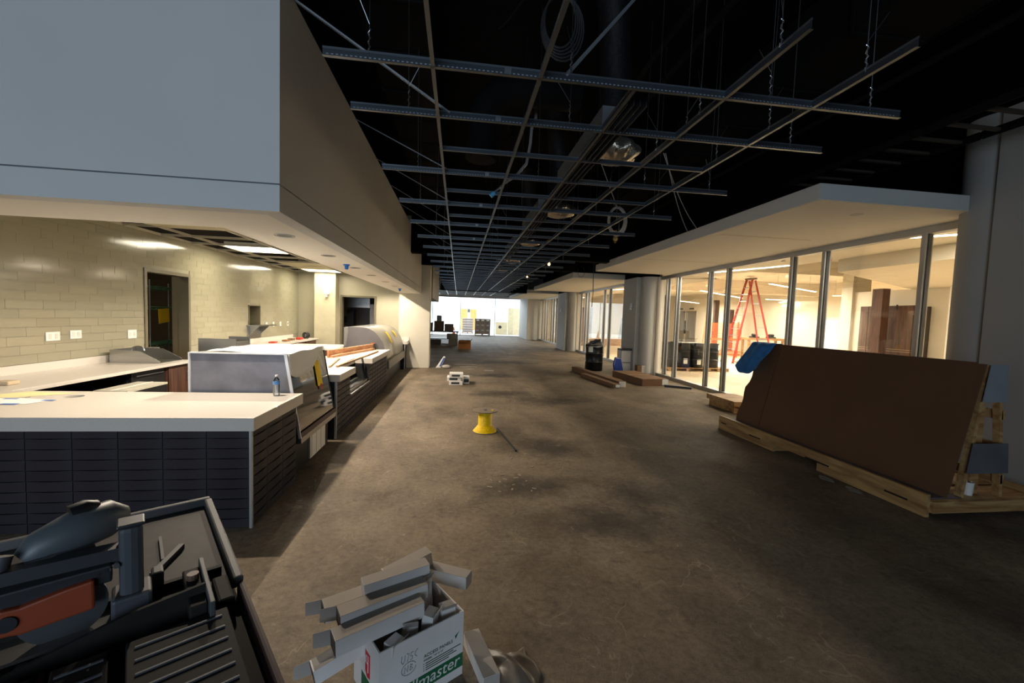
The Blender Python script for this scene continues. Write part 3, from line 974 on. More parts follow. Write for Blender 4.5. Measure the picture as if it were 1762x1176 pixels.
# back counter farther along, beyond the store room door
bk = tag(MB().box(-5.24, -4.45, 9.3, 14.1, 0.874, 0.914).build('counter_top', QUARTZ, bevel=0.003), 'white counter top past the store room doorway', 'counter top')
bkc = thing('base_cabinet', 'dark base cabinets below the far white counter', 'cabinet', (-4.8, 12, 0))
for k in range(5):
    MB().box(-4.52, -4.50, 9.34 + k * 0.94, 10.24 + k * 0.94, 0.1, 0.86).build('door', WALNUT, bkc)
MB().box(-5.2, -4.52, 9.32, 14.05, 0, 0.873).build('body', WALNUT, bkc)
tag(MB().box(-5.245, -5.222, 9.3, 14.1, 0.9145, 1.02).build('backsplash', QUARTZ), 'white upstand behind the far counter', 'backsplash')
rl = thing('tape_reel', 'black reel standing on the far white counter', 'reel', (-4.66, 13.6, 0.914))
MB().cyl((-4.69, 13.55, 1.02), (-4.63, 13.65, 1.02), 0.10, 24).build('rim', BLACKP, rl)
MB().cyl((-4.665, 13.53, 1.02), (-4.655, 13.54, 1.02), 0.05, 16).build('hub', GREYM, rl)
bits = [(-4.8, 11.6, (196, 60, 40), 'red hand tool nearest on the far counter'), (-4.75, 12.3, (140, 96, 60), 'brown bundle on the far counter'), (-4.8, 12.8, (120, 90, 64), 'small brown block on the far counter'),
        (-4.7, 13.15, (190, 60, 44), 'red box beside the black reel')]
for i, (xx, yy, cc, lb) in enumerate(bits):
    tag(MB().box(xx - 0.06, xx + 0.08, yy - 0.12, yy + 0.1, 0.9145, 0.95 + 0.01 * i).build('hand_tool', mat('tool_colour_%d' % i, cc, 0.6), bevel=0.01), lb, 'tool')
cp = thing('stainless_guard', 'stainless steel guard panels standing behind the deli case', 'panel', (-4.1, 7.9, 0))
MB().box(-4.47, -3.86, 7.86, 7.88, 0.5, 1.25).build('front_panel', STAIN, cp)
MB().box(-4.2, -3.84, 8.3, 8.32, 0.5, 1.27).build('rear_panel', STAIN, cp)
for xx in (-4.46, -3.87):
    MB().box(xx - 0.015, xx + 0.015, 7.88, 8.3, 0, 1.2).build('side_panel', STAIN, cp)

# low back bar behind the counters
lb_ = tag(MB().box(-4.2, -2.78, 10.2, 11.6, 0.874, 0.914).build('counter_top', QUARTZ, bevel=0.003), 'white island top in the middle of the kitchen', 'counter top')
ic = thing('island_cabinet', 'dark cabinet carrying the white island top', 'cabinet', (-3.5, 10.9, 0))
MB().box(-4.15, -2.83, 10.25, 11.55, 0, 0.873).build('body', WALNUT, ic)
MB().box(-4.1, -3.5, 10.235, 10.25, 0.1, 0.85).build('door', WALNUT, ic)
MB().box(-3.48, -2.88, 10.235, 10.25, 0.1, 0.85).build('door', WALNUT, ic)

# deli case with a slanted glass front
dc = thing('deli_case', 'deli display case with slanted glass front and steel side', 'display case', (-2.2, 5.3, 0))
side = [(-2.72, 0.42), (-2.72, 1.32), (-1.81, 1.32), (-1.66, 0.42)]
SP = mat('smeared_steel_panel', (118, 118, 126), 0.45, 0.5, var=0.28, scale=3.5)
MB().prism(side, 'y', 4.655, 4.675).build('end_panel', SP, dc)
MB().bar((-2.72, 4.65, 1.327), (-1.80, 4.65, 1.327), 0.03, 0.014).bar((-2.727, 4.65, 0.42), (-2.727, 4.65, 1.33), 0.014, 0.03, (0, 1, 0)).bar((-1.65, 4.65, 0.42), (-1.80, 4.65, 1.33), 0.03, 0.014, (0, 1, 0)).build('panel_edging', mat('bright_edge_trim', (220, 222, 226), 0.4, 0.2), dc)
MB().prism(side, 'y', 5.93, 5.95).build('end_panel', BLACKP, dc)
MB().prism([(-1.667, 0.44), (-1.815, 1.31), (-1.822, 1.31), (-1.674, 0.44)], 'y', 4.68, 5.93).build('front_glass', CASEGL, dc)
MB().box(-2.70, -1.64, 4.66, 5.94, 0.36, 0.42).build('bottom_rail', STAIN, dc)
MB().box(-2.72, -1.82, 4.675, 5.93, 1.30, 1.32).build('top_panel', STAIN, dc)
MB().box(-2.72, -2.70, 4.675, 5.93, 0.42, 1.30).build('back_panel', mat('case_dark_liner', (96, 98, 84), 0.6), dc)
MB().box(-2.70, -1.70, 4.675, 5.93, 0.42, 0.50).build('deck', mat('case_liner', (146, 146, 128), 0.5), dc)
for zz, xx in ((0.78, -1.85), (1.04, -1.93)):
    sh = MB().box(-2.66, xx, 4.70, 5.91, zz, zz + 0.012).build('shelf', mat('case_liner', (146, 146, 128), 0.5), dc)
    MB().box(xx, xx + 0.012, 4.70, 5.91, zz - 0.02, zz + 0.02).build('price_rail', ALUD, sh)
MB().box(-2.6, -1.74, 4.68, 5.92, 0.0, 0.36).build('plinth', BLACKP, dc)
lv = MB().box(-1.742, -1.72, 5.18, 5.74, 0.02, 0.355).build('louvre_panel', WHITEP, dc)
for k in range(3):
    MB().box(-1.72, -1.716, 5.22 + k * 0.17, 5.225 + k * 0.17, 0.03, 0.345).build('panel_joint', ALU, lv)
MB().box(-1.66, -1.645, 4.66, 5.95, 0.42, 0.47).build('toe_bumper', mat('maroon_bumper', (70, 46, 50), 0.5), dc)
# sheet of paper over the case
pp = MB()


def drape(u, v):
    x = -2.62 + u * 1.06
    y = 4.74 + v * 1.16 - 0.10 * u * (1 - v)
    lim = -1.83
    z = 1.328 + 0.008 * math.sin(9 * u + 5 * v) + 0.006 * math.sin(17 * v) + 0.006
    if x > lim:
        d = x - lim
        drop = d * (0.9 - 0.55 * v) * (0.55 + 0.9 * math.sin(PI * min(1, 0.12 + v)))
        z = 1.33 - drop - 0.006 * math.sin(14 * v)
        x = lim + 0.03 + 0.172 * drop + 0.010 * (1 + math.sin(9 * v + 3 * u))
    return (x, y, z)


tag(pp.grid(drape, 24, 14).build('paper_sheet', PAPER, smooth=True, solid=0.001), 'large crumpled white paper draped over the deli case', 'paper')
yn = MB().add([(-1.755, 5.36, 1.04), (-1.775, 5.50, 1.155), (-1.738, 5.50, 0.92), (-1.718, 5.36, 0.80)], [(0, 1, 2, 3)])
yt = thing('yellow_notice', 'yellow notice taped on the slanted deli glass', 'paper', (-1.75, 5.43, 0.98))
MB().add([(-1.778, 5.46, 1.16), (-1.778, 5.64, 1.16), (-1.724, 5.64, 0.85), (-1.724, 5.46, 0.85)], [(0, 1, 2, 3)]).build('sheet', YEL, yt, solid=0.002)
MB().add([(-1.720, 5.53, 0.87), (-1.720, 5.58, 0.87), (-1.709, 5.58, 0.80), (-1.709, 5.53, 0.80)], [(0, 1, 2, 3)]).build('red_tag', mat('red_tag_paper', (190, 44, 50), 0.7), yt, solid=0.002)

# second tiled counter with a cut-out for drop-in equipment
c2 = thing('tiled_counter', 'second charcoal tiled counter with an open cut-out', 'counter', (-2.0, 8.2, 0))
N0, N1 = 6.86, 8.28
MB().box(-2.5, -1.69, 6.07, N0, 0, 0.812).box(-2.5, -1.69, N1, 10.28, 0, 0.812).box(-1.80, -1.69, N0, N1, 0, 0.47).build('carcass', GROUT, c2)
ys = [6.07, 6.33, 6.60, N0, 7.21, 7.57, 7.93, N1, 8.56, 8.85, 9.13, 9.42, 9.70, 9.99, 10.28]
clad(c2, 'y', ys, -1.69, lambda a, b, z0, z1: (a >= N0 - 0.01 and b <= N1 + 0.01 and z1 > 0.50))
MB().box(-1.69, -1.662, 6.045, 6.07, 0, 0.812).build('corner_trim', ALU, c2)
MB().box(-2.5, -1.665, N0, N1, 0.47, 0.488).build('cut_out_sill', ALU, c2)
MB().box(-2.5, -1.70, 6.045, 6.068, 0, 0.812).build('end_panel', BLACKP, c2)
t2 = MB().prism([(-2.55, 6.03), (-1.615, 6.03), (-1.615, 6.93), (-1.95, 6.93), (-1.95, 8.25), (-1.615, 8.25), (-1.615, 10.33), (-2.55, 10.33)], 'z', 0.814, 0.916).build('counter_top', QUARTZ, bevel=0.004)
tag(t2, 'white quartz top with a notch on the second tiled counter', 'counter top')
dw = thing('drop_in_well', 'black drop-in equipment well inside the counter cut-out', 'equipment', (-2.1, 7.6, 0.49))
MB().box(-2.45, -2.42, 6.95, 8.22, 0.49, 0.80).box(-2.42, -1.74, 6.95, 6.98, 0.49, 0.80).box(-2.42, -1.74, 8.19, 8.22, 0.49, 0.80).box(-2.42, -1.74, 6.98, 8.19, 0.489, 0.52).build('shell', BLACKP, dw)
MB().box(-1.74, -1.70, 6.95, 8.22, 0.49, 0.535).build('front_frame', STAIN, dw)
MB().box(-2.3, -1.85, 7.1, 8.1, 0.521, 0.57).build('glass_lid', mat('grey_glass_lid', (96, 100, 98), 0.15), dw)
MB().box(-2.43, -2.415, 7.1, 7.3, 0.6, 0.72).box(-2.43, -2.415, 7.7, 7.9, 0.6, 0.72).build('warning_label', YEL, dw)
# lumber on that counter
bd = thing('lumber_plank', 'reddish lumber plank standing on edge on the second counter', 'lumber', (-2.2, 9.3, 0.916))
FIR = wood('reddish_fir', (206, 156, 112), (166, 112, 72), (10, 1, 10))
MB().bar((-2.42, 8.2, 0.986), (-2.0, 10.2, 0.986), 0.04, 0.14).build('plank', FIR, bd)
MB().bar((-2.36, 8.2, 0.939), (-1.96, 10.12, 0.939), 0.06, 0.045).build('batten', FIR, bd)
cl = thing('bar_clamp', 'orange and black clamp at the end of the reddish plank', 'clamp', (-1.98, 10.2, 0.916))
MB().box(-2.06, -1.93, 10.2, 10.23, 0.917, 1.06).build('jaw', BLACKP, cl)
MB().box(-2.05, -1.95, 10.23, 10.26, 1.0, 1.07).build('grip', ORANGE, cl)
tag(MB().bar((-1.87, 6.80, 0.932), (-1.76, 9.6, 0.932), 0.03, 0.03).build('wood_stick', PINEY), 'long pale wood stick laid across the counter cut-out', 'lumber')
tag(MB().bar((-1.97, 6.76, 0.928), (-2.16, 8.0, 0.928), 0.03, 0.022).build('wood_stick', PINEY), 'short pale wood stick beside the counter cut-out', 'lumber')

# curved glass pastry case
cc = thing('pastry_case', 'curved glass pastry case near the end of the counters', 'display case', (-2.2, 12.0, 0))
arc = [(-2.28 + 0.56 * math.sin(a), 0.62 + 0.81 * math.cos(a)) for a in [PI / 2 * k / 10 for k in range(11)]]
prof = [(-2.72, 0.40), (-2.72, 0.95), (-2.66, 1.0), (-2.60, 1.43)] + arc + [(-1.70, 0.40)]
MB().prism(prof, 'y', 10.42, 10.45).build('end_panel', mat('grey_case_end', (96, 92, 92), 0.4, 0.3), cc)
MB().prism(prof, 'y', 13.56, 13.59).build('end_panel', mat('blue_grey_case_end', (52, 62, 78), 0.35, 0.3), cc)
gm = MB().grid(lambda u, v: (-2.28 + 0.56 * math.sin(PI / 2 * u), 10.45 + 3.11 * v, 0.62 + 0.81 * math.cos(PI / 2 * u)), 20, 1)
gm.build('curved_glass', mat('film_wrapped_glass', (150, 146, 134), 0.28, 0.1, var=0.08, scale=6), cc, smooth=60, solid=0.008)
MB().box(-2.62, -2.26, 10.45, 13.56, 1.415, 1.435).build('top_panel', STAIN, cc)
MB().box(-2.72, -2.62, 10.45, 13.56, 0.40, 1.42).build('back_panel', mat('case_back_grey', (110, 108, 104), 0.5), cc)
for zz, xx in ((0.66, -1.9), (0.95, -2.0), (1.2, -2.15)):
    MB().box(-2.62, xx, 10.47, 13.54, zz, zz + 0.015).build('shelf', mat('case_shelf_grey', (130, 128, 120), 0.5), cc)
MB().box(-2.72, -1.72, 10.45, 13.56, 0.40, 0.62).build('deck', mat('case_back_grey', (110, 108, 104), 0.5), cc)
MB().box(-1.72, -1.66, 10.5, 13.5, 0.42, 0.62).build('bumper_rail', mat('grey_bumper', (120, 116, 110), 0.4, 0.3), cc)
MB().box(-2.65, -1.80, 10.45, 13.56, 0, 0.40).build('plinth', BLACKP, cc)
for k, yy in enumerate((11.5, 12.6)):
    t = thing('yellow_notice', ('nearer', 'farther')[k] + ' of two yellow stickers on the curved pastry glass', 'paper', (-1.85, yy, 1.2))
    sm = MB()
    seg = [arc[4], arc[5], arc[6], arc[7]] if k == 0 else [arc[4], arc[5], arc[6]]
    for (a, b) in zip(seg[:-1], seg[1:]):
        sm.add([(a[0] + 0.014, yy, a[1] + 0.01), (b[0] + 0.014, yy, b[1] + 0.01), (b[0] + 0.014, yy + 0.22, b[1] + 0.01), (a[0] + 0.014, yy + 0.22, a[1] + 0.01)], [(0, 1, 2, 3)])
    sm.build('sheet', YEL, t, solid=0.002)

# end counter
ec = thing('end_counter', 'short tiled counter against the pale pier', 'counter', (-2.0, 13.9, 0))
MB().box(-2.5, -1.69, 13.64, 14.14, 0, 0.812).build('carcass', GROUT, ec)
clad(ec, 'y', [13.64, 13.89, 14.14], -1.69)
MB().box(-1.69, -1.665, 13.615, 13.64, 0, 0.812).build('corner_trim', ALU, ec)
tag(MB().box(-2.55, -1.60, 13.605, 14.155, 0.814, 0.916).build('counter_top', QUARTZ, bevel=0.004), 'white quartz top of the short end counter', 'counter top')
tag(MB().box(-2.55, -1.60, 14.135, 14.158, 0.917, 1.02).build('backsplash', QUARTZ), 'white upstand against the pale pier', 'backsplash')
tag(MB().box(-1.85, -1.75, 13.7, 13.8, 0.917, 0.935).build('wood_offcut', PINE), 'small wood offcut on the end counter', 'offcut')

# ------------------------------------------------------------------ suspended corridor grid
GZ = 3.238
GRIDS = mat('highlit_grid_bulb', (146, 156, 166), 0.28, 0.85, var=0.08, scale=1.5)  # same steel in two tones: bulb carries the highlight, web the shade
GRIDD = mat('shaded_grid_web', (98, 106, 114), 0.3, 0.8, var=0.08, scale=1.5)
BRACE = mat('dull_zinc_strut', (150, 156, 162), 0.5, 0.35)
cg = thing('ceiling_grid', 'bare galvanised suspended ceiling grid without tiles', 'ceiling grid', (1.05, 10, GZ))


def tee_mesh(name, L, big=True):
    """inverted tee along +x from 0 to L, flange at z=0"""
    h = 0.054 if big else 0.04
    mb = MB()
    mb.box(0, L, -0.012, 0.012, 0, 0.0015)
    mb.box(0, L, -0.001, 0.001, 0.0015, h)
    mb.box(0, L, -0.0035, 0.0035, h - 0.010, h)
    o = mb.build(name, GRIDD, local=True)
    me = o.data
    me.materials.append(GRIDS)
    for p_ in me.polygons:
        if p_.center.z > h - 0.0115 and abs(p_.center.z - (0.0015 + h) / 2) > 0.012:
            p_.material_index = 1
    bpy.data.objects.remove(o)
    return me


def slots(me, L):
    return me


TX = [-0.186, 0.451, 1.053, 1.654, 2.274]
LBY = [2.567] + [3.183 + 1.2265 * j for j in range(18)]
SBY = [3.183 + 0.613 + 1.2265 * j for j in range(17)]
long_me = tee_mesh('main_runner', 3.74)
dotm = MB()
for k in range(142):
    dotm.box(0.02 + k * 0.026, 0.032 + k * 0.026, -0.0014, 0.0014, 0.012, 0.018)
dots = dotm.build('slot_row', mat('bright_slot_edge', (150, 160, 170), 0.4, 0.3), local=True)
dots_me = dots.data
bpy.data.objects.remove(dots)
for j, yy in enumerate(LBY):
    if yy > 24.5:
        continue
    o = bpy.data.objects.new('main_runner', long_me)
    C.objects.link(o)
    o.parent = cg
    o.location = (-0.80 - 1.05, yy - 10, 0)
    if j < 5:
        s = bpy.data.objects.new('slot_row', dots_me)
        C.objects.link(s)
        s.parent = o
        s.location = (0, 0, 0)
    # splice clip
    if j < 6:
        cl_ = MB().box(0.42, 0.455, yy - 0.004, yy + 0.004, GZ + 0.02, GZ + 0.055) if False else MB().box(0.235, 0.275, yy - 0.0055, yy + 0.0055, GZ + 0.012, GZ + 0.05)
        cl_.build('splice_clip', STEEL, cg)
short_me = [tee_mesh('cross_tee', TX[i + 1] - TX[i] - 0.01, False) for i in range(4)]
for j, yy in enumerate(SBY):
    if yy > 24.3:
        continue
    for i in range(4):
        if j == 0 and i == 3:
            pass
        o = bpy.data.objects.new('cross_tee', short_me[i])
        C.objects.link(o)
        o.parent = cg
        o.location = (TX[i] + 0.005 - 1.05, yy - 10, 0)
st_y = [1.35, 1.35, 2.567, 1.90, 1.92]
for i, xx in enumerate(TX):
    y0 = st_y[i]
    nodes = [y0] + [y for y in LBY if y > y0 + 0.05 and y < 24.5]
    for a, b in zip(nodes[:-1], nodes[1:]):
        o = bpy.data.objects.new('cross_tee', tee_mesh('cross_tee', b - a - 0.006, True) if (a == nodes[0] or a == nodes[1]) else None)
        if o.data is None:
            bpy.data.objects.remove(o)
            if not hasattr(tee_mesh, 'std'):
                tee_mesh.std = tee_mesh('cross_tee', 1.2205, True)
            o = bpy.data.objects.new('cross_tee', tee_mesh.std)
        C.objects.link(o)
        o.parent = cg
        o.location = (xx - 1.05, a + 0.003 - 10, 0)
        o.rotation_euler = (0, 0, PI / 2)
# hanger wires, twisted at the foot


def hanger(x, y, top=4.99, tail=True):
    mb = MB()
    mb.tube([(x, y, GZ + 0.03), (x + random.uniform(-.03, .03), y, top)], 0.0022, 5)
    tw = [(x + 0.008 * math.cos(k * 1.6), y + 0.008 * math.sin(k * 1.6), GZ + 0.03 + k * 0.012) for k in range(14)]
    mb.tube(tw, 0.0022, 4)
    if tail:
        a = random.uniform(0, 6.28)
        mb.tube([(x, y, GZ + 0.2), (x + 0.11 * math.cos(a), y + 0.05 * math.sin(a), GZ + 0.36)], 0.002, 4)
    mb.build('hanger_wire', STEEL, cg)


for j, yy in enumerate(LBY[:12]):
    for xx in (-0.45, 0.72, 1.86, 2.62):
        if random.random() < 0.9:
            hanger(xx + random.uniform(-0.12, 0.12), yy, tail=random.random() < 0.7)
for yy in (2.1, 2.85, 3.5, 4.6, 5.9):
    hanger(1.654, yy, tail=True)
    hanger(2.274, yy + 0.1, tail=True)
hanger(0.451, 1.9)
# diagonal struts
MB().bar((-0.10, 3.18, GZ + 0.035), (-1.23, 3.33, 4.03), 0.03, 0.012).build('diagonal_brace', BRACE, cg)
for j in (2, 3, 4, 5, 6, 7):
    yy = LBY[j]
    MB().bar((-0.12, yy, GZ + 0.035), (-1.23, yy + 0.75, 4.02), 0.022, 0.01).build('diagonal_brace', BRACE, cg)
MB().bar((0.61, 2.567, GZ + 0.04), (1.29, 3.26, 4.3), 0.03, 0.012).build('diagonal_brace', BRACE, cg)

# slot diffusers beside the third tee, with their plenum boxes and foil collars
for k, (y0, y1) in enumerate(((3.25, 5.6), (5.9, 8.1), (8.6, 10.6), (11.5, 13.4), (14.2, 16), (17, 19))):
    t = thing('slot_diffuser', ('nearest', 'second', 'third', 'fourth', 'fifth', 'farthest')[k] + ' linear slot diffuser beside the middle grid tee', 'diffuser', (1.15, y0, GZ), group='linear slot diffusers')
    for i in range(4):
        MB().box(1.075 + i * 0.045, 1.083 + i * 0.045, y0 - (0.5 if k == 0 else 0), y1, GZ + 0.002, GZ + 0.06).build('slot_blade', DGREY, t)
    MB().box(1.075, 1.225, y0, y0 + 1.5, GZ + 0.06, GZ + 0.24).build('plenum_box', mat('dull_galvanised', (120, 124, 128), 0.5, 0.6, var=0.1), t)
for k, (xx, yy, rx, ry, rz) in enumerate(((1.48, 4.02, 0.215, 0.2, 0.13), (1.47, 6.3, 0.24, 0.22, 0.12), (1.47, 8.95, 0.22, 0.22, 0.1), (1.5, 12.0, 0.22, 0.22, 0.12), (1.45, 14.6, 0.2, 0.22, 0.12))):
    t = thing('flexible_duct', ('nearest and biggest', 'second', 'third', 'fourth', 'farthest')[k] + ' foil ended black flexible duct above the grid', 'duct', (xx, yy, GZ + 0.05), group='foil ended flexible ducts')
    mb = MB()

    def blob(u, v, xx=xx, yy=yy, rx=rx, ry=ry, rz=rz, k=k):
        a, b = 2 * PI * u, PI * v
        q = 1 + 0.10 * math.sin(7 * a + 3 * b + k) * math.sin(b) + 0.06 * math.sin(13 * a + 1.7 * k) * math.sin(b)
        return (xx + rx * q * math.cos(a) * math.sin(b), yy + ry * q * math.sin(a) * math.sin(b), GZ + 0.075 + rz + rz * math.cos(b) * (1 if b < PI / 2 else 0.9))
    mb.grid(blob, 48, 20).build('foil_collar', FOIL, t, smooth=True)
    h0 = Vector((xx - 0.02, yy + 0.1, GZ + 0.25))
    path, rad = [], []
    for i in range(60):
        s = i / 59
        path.append(h0 + Vector((-0.16 * s + 0.10 * math.sin(3 * s), 0.25 * s - 0.5 * s * s, 1.45 * s)))
        rad.append(0.15 + (0.008 if i % 2 else 0))
    MB().tube(path, rad, 20).build('hose', FLEX, t, smooth=80)
# ducts and pipes painted black under the deck
du = [('rectangular_duct', (-0.95, -0.35, 3.4, 10.85, 4.45, 4.95), 'black rectangular duct running along the corridor'),
      ('rectangular_duct', (3.3, 4.0, 2.0, 10.85, 4.35, 4.9), 'wide black duct over the right side of the corridor')]
for (n, b, lb) in du:
    t = thing(n, lb, 'duct', (b[0], b[2], b[4]))
    MB().box(*b).build('duct_body', DARKDUCT, t)
    for k in range(10):
        yy = b[2] + (b[3] - b[2]) * (k + 0.5) / 10
        MB().box(b[0] - 0.02, b[1] + 0.02, yy, yy + 0.03, b[4] - 0.02, b[5] + 0.02).build('flange', DARKDUCT, t)
t = thing('round_duct', 'black round elbow duct dropping behind the first grid bars', 'duct', (0.3, 4.6, 3.6))
path = [(0.2, 4.8, 3.55), (0.22, 4.8, 3.95)] + [(0.22 + 0.4 * (1 - math.cos(a)), 4.8, 3.95 + 0.4 * math.sin(a)) for a in [PI / 2 * k / 8 for k in range(1, 9)]] + [(1.3, 4.8, 4.35)]
MB().tube(path, 0.17, 24).build('elbow', DARKDUCT, t, smooth=True)
for k, xx in enumerate((1.95, 2.2, 4.12, 4.4)):
    tag(MB().cyl((xx, 0.5, 4.55 - 0.06 * k), (xx, 26, 4.55 - 0.06 * k), 0.035, 10).build('ceiling_pipe', DARKDUCT, smooth=True), ('first', 'second', 'third', 'fourth')[k] + ' black pipe from the left running under the deck', 'pipe', 'black pipes under the deck')
for k in range(4):
    t = thing('ceiling_tray', ('nearest', 'second', 'third', 'farthest')[k] + ' dark cable tray section over the right wall', 'cable tray', (5.2, 2.0 + k, 3.9))
    for xr in (4.9, 5.6):
        MB().bar((xr, 2.0 + k, 3.95), (xr, 2.98 + k, 3.95), 0.03, 0.08).build('rail', DARKDUCT, t)
    for i in range(3):
        MB().box(4.9, 5.6, 2.15 + k + i * 0.33, 2.19 + k + i * 0.33, 3.93, 3.96).build('rung', mat('dim_brown_rung', (52, 46, 36), 0.7), t)
# flexible sprinkler hose with a blue cap
sp = thing('sprinkler_hose', 'grey flexible sprinkler hose with blue end cap hanging through the grid', 'hose', (0.55, 5.0, 3.3))
MB().tube([(0.9, 5.2, 4.6), (0.86, 5.1, 4.2), (0.80, 5.0, 4.05), (0.79, 5.0, 3.85), (0.75, 5.0, 3.62), (0.64, 5.0, 3.48), (0.5, 5.0, 3.38)], 0.018, 8).build('hose', mat('grey_braided_hose', (150, 150, 148), 0.4, 0.4), sp, smooth=True)
MB().cyl((0.5, 5.0, 3.38), (0.38, 5.0, 3.26), 0.014, 10).build('drop_pipe', STEEL, sp)
MB().cyl((0.38, 5.0, 3.26), (0.34, 5.0, 3.215), 0.026, 12).build('cap', mat('light_blue_cap', (60, 150, 200), 0.5), sp)
# hanging coils of cable
for k, (xx, yy, zz, rr, cc_) in enumerate(((2.62, 6.9, 3.5, 0.2, (190, 190, 186)), (0.72, 3.3, 4.1, 0.2, (40, 40, 42)))):
    t = thing('cable_coil', ('white cable coil hanging from the right edge of the grid', 'dark cable coil hanging above the second grid bar')[k], 'cable', (xx, yy, zz))
    M_ = mat('cable_jacket_%d' % k, cc_, 0.5)
    for i in range(5):
        pts = [(xx + (rr * 0.62 + 0.012 * i) * math.sin(a) + 0.01 * i, yy + 0.02 * i, zz + (rr + 0.012 * i) * math.cos(a)) for a in [2 * PI * q / 24 for q in range(25)]]
        MB().tube(pts, 0.008, 6, cap=False).build('loop', M_, t, smooth=True)
    MB().tube([(xx, yy, zz + rr), (xx - 0.2, yy + 0.4, 4.6), (xx - 0.3, yy + 0.6, 5.0)], 0.007, 6).build('lead', M_, t)
for k, (p0, p1) in enumerate((((2.95, 6.0, 4.3), (4.19, 7.1, 3.50)), ((2.98, 6.0, 4.3), (4.19, 7.4, 3.50)))):
    pts = [Vector(p0).lerp(Vector(p1), q / 8) - Vector((0, 0, 0.12 * math.sin(PI * q / 8))) for q in range(9)]
    tag(MB().tube(pts, 0.007, 6).build('loose_cable', mat('white_cable', (170, 170, 168), 0.5), smooth=True), ('left', 'right')[k] + ' one of two white cables slung beside the canopy edge', 'cable')
# stray cables under the deck
for k in range(3):
    y0 = 2.7 + k * 2.2
    x0 = 0.5 + random.uniform(-0.3, 0.9)
    pts = [(x0 + 0.15 * math.sin(q * 0.9 + k), y0 + q * 0.16, 5.0 - 0.9 * math.sin(PI * q / 9)) for q in range(10)]
    tag(MB().tube(pts, 0.009, 6).build('loose_cable', DARKDUCT, smooth=True), ('nearest', 'middle', 'farthest')[k] + ' dark slack cable drooping above the grid', 'cable', 'dark cables above the grid')
# bare work lamps far along
for k, (xx, yy) in enumerate(((2.75, 17.0), (2.7, 12.6), (3.1, 8.2))):
    t = thing('work_lamp', ('farthest lit', 'second lit', 'near unlit yellow')[k] + ' temporary work lamp hanging right of the grid', 'work lamp', (xx, yy, 3.35))
    MB().cyl((xx, yy, 3.5), (xx, yy, 3.62), 0.03, 10).build('socket', mat('yellow_socket', (200, 160, 40), 0.5), t)
    MB().tube([(xx, yy, 3.62), (xx + 0.02, yy, 5.0)], 0.006, 5).build('cord', BLACKP, t)
    MB().lathe([(0.012, 0.0), (0.035, -0.04), (0.036, -0.07), (0.0, -0.1)], (xx, yy, 3.5), 12, cap=False).build('bulb', emit('warm_bulb', (255, 226, 170), 6.0) if k < 2 else mat('unlit_bulb', (200, 190, 150), 0.3), t, smooth=True)
    cg_ = MB()
    for i in range(6):
        a = i * PI / 3
        cg_.tube([(xx + 0.03 * math.cos(a), yy + 0.03 * math.sin(a), 3.52), (xx + 0.06 * math.cos(a), yy + 0.06 * math.sin(a), 3.44), (xx, yy, 3.36)], 0.003, 4)
    cg_.build('cage', mat('yellow_socket', (200, 160, 40), 0.5), t)
# hanging temporary cable near the first pier
t = thing('hanging_cable', 'black cable dropping from the canopy edge down to the drum', 'cable', (4.12, 12.7, 3.3))
MB().tube([(4.15, 12.75, 5.0), (4.15, 12.72, 3.4), (4.16, 12.7, 2.6), (4.14, 12.7, 2.2)], 0.011, 6).build('drop', BLACKP, t)
MB().tube([(3.75 + 0.11 * math.cos(a), 12.7, 3.28 + 0.16 * math.sin(a)) for a in [2 * PI * q / 16 for q in range(17)]], 0.006, 5, cap=False).build('loop', BLACKP, t)
# far ceiling patch: grid tees that catch the daylight
fcg = thing('ceiling_grid', 'short bright stretch of ceiling grid near the far glazing', 'ceiling grid', (1.0, 29, 3.3))
for k in range(7):
    MB().box(-1.4 + k * 0.61, -1.37 + k * 0.61, 26.0, 31.0, 3.30, 3.33).build('cross_tee', STEEL, fcg)
for k in range(5):
    MB().box(-2.0, 3.4, 26.2 + k * 1.22, 26.23 + k * 1.22, 3.33, 3.36).build('main_runner', STEEL, fcg)

# ------------------------------------------------------------------ lobby behind the glass
LW = mat('lobby_cream_wall', (226, 218, 200), 0.7, var=0.02)
LC = mat('lobby_ceiling_paint', (224, 214, 194), 0.8, var=0.02)
lc = sroot('ceiling_lobby', (10, 12, 3.3), 'stepped cream lobby ceiling')
MB().prism([(6.86, -2), (10.6, -2), (10.6, 9.4), (8.2, 8.24), (7.9, 13.0), (6.86, 13.6)], 'z', 3.3, 3.36).build('near_plane', LC, lc)
MB().prism([(8.22, -2), (19.4, -2), (19.4, 13.8), (13.4, 10.9), (8.22, 8.24)], 'z', 3.03, 3.298).build('dropped_plane', LC, lc)
MB().box(6.86, 19.4, 2, 36, 4.1, 4.2).build('raised_plane', LC, lc)
MB().box(6.9, 19.2, 13.1, 13.5, 3.62, 4.1).build('cross_bulkhead', LC, lc)
MB().box(6.9, 19.2, 20.0, 20.5, 3.45, 4.1).build('cross_bulkhead', LC, lc)
MB().box(6.86, 6.9, 13.6, 36, 3.3, 4.2).build('edge_panel', LC, lc)
MB().prism([(6.86, 13.6), (6.86, 33), (8.6, 33), (8.6, 13.2)], 'z', 3.3, 3.36).build('bay_plane', LC, lc)
MB().box(8.2, 10, 8.3, 8.34, 3.02, 3.031).build('slot_line', DGREY, lc) if False else None
lw = sroot('wall_lobby', (19, 18, 0), 'cream lobby walls')
E0, E1, E2, E3 = 31.0, 32.4, 33.2, 34.6
MB().box(19, 19.2, 2, 36, 0, 4.2).build('east_panel', LW, lw)
MB().box(6.9, 19.2, 36, 36.2, 0, 4.2).build('north_panel', LW, lw)
MB().box(6.4, 19.2, 1.9, 2.0, 0, 4.2).build('south_panel', LW, lw)
MB().box(13.3, 14.0, 2.0, 12.6, 0, 3.03).build('pier_panel', LW, lw)
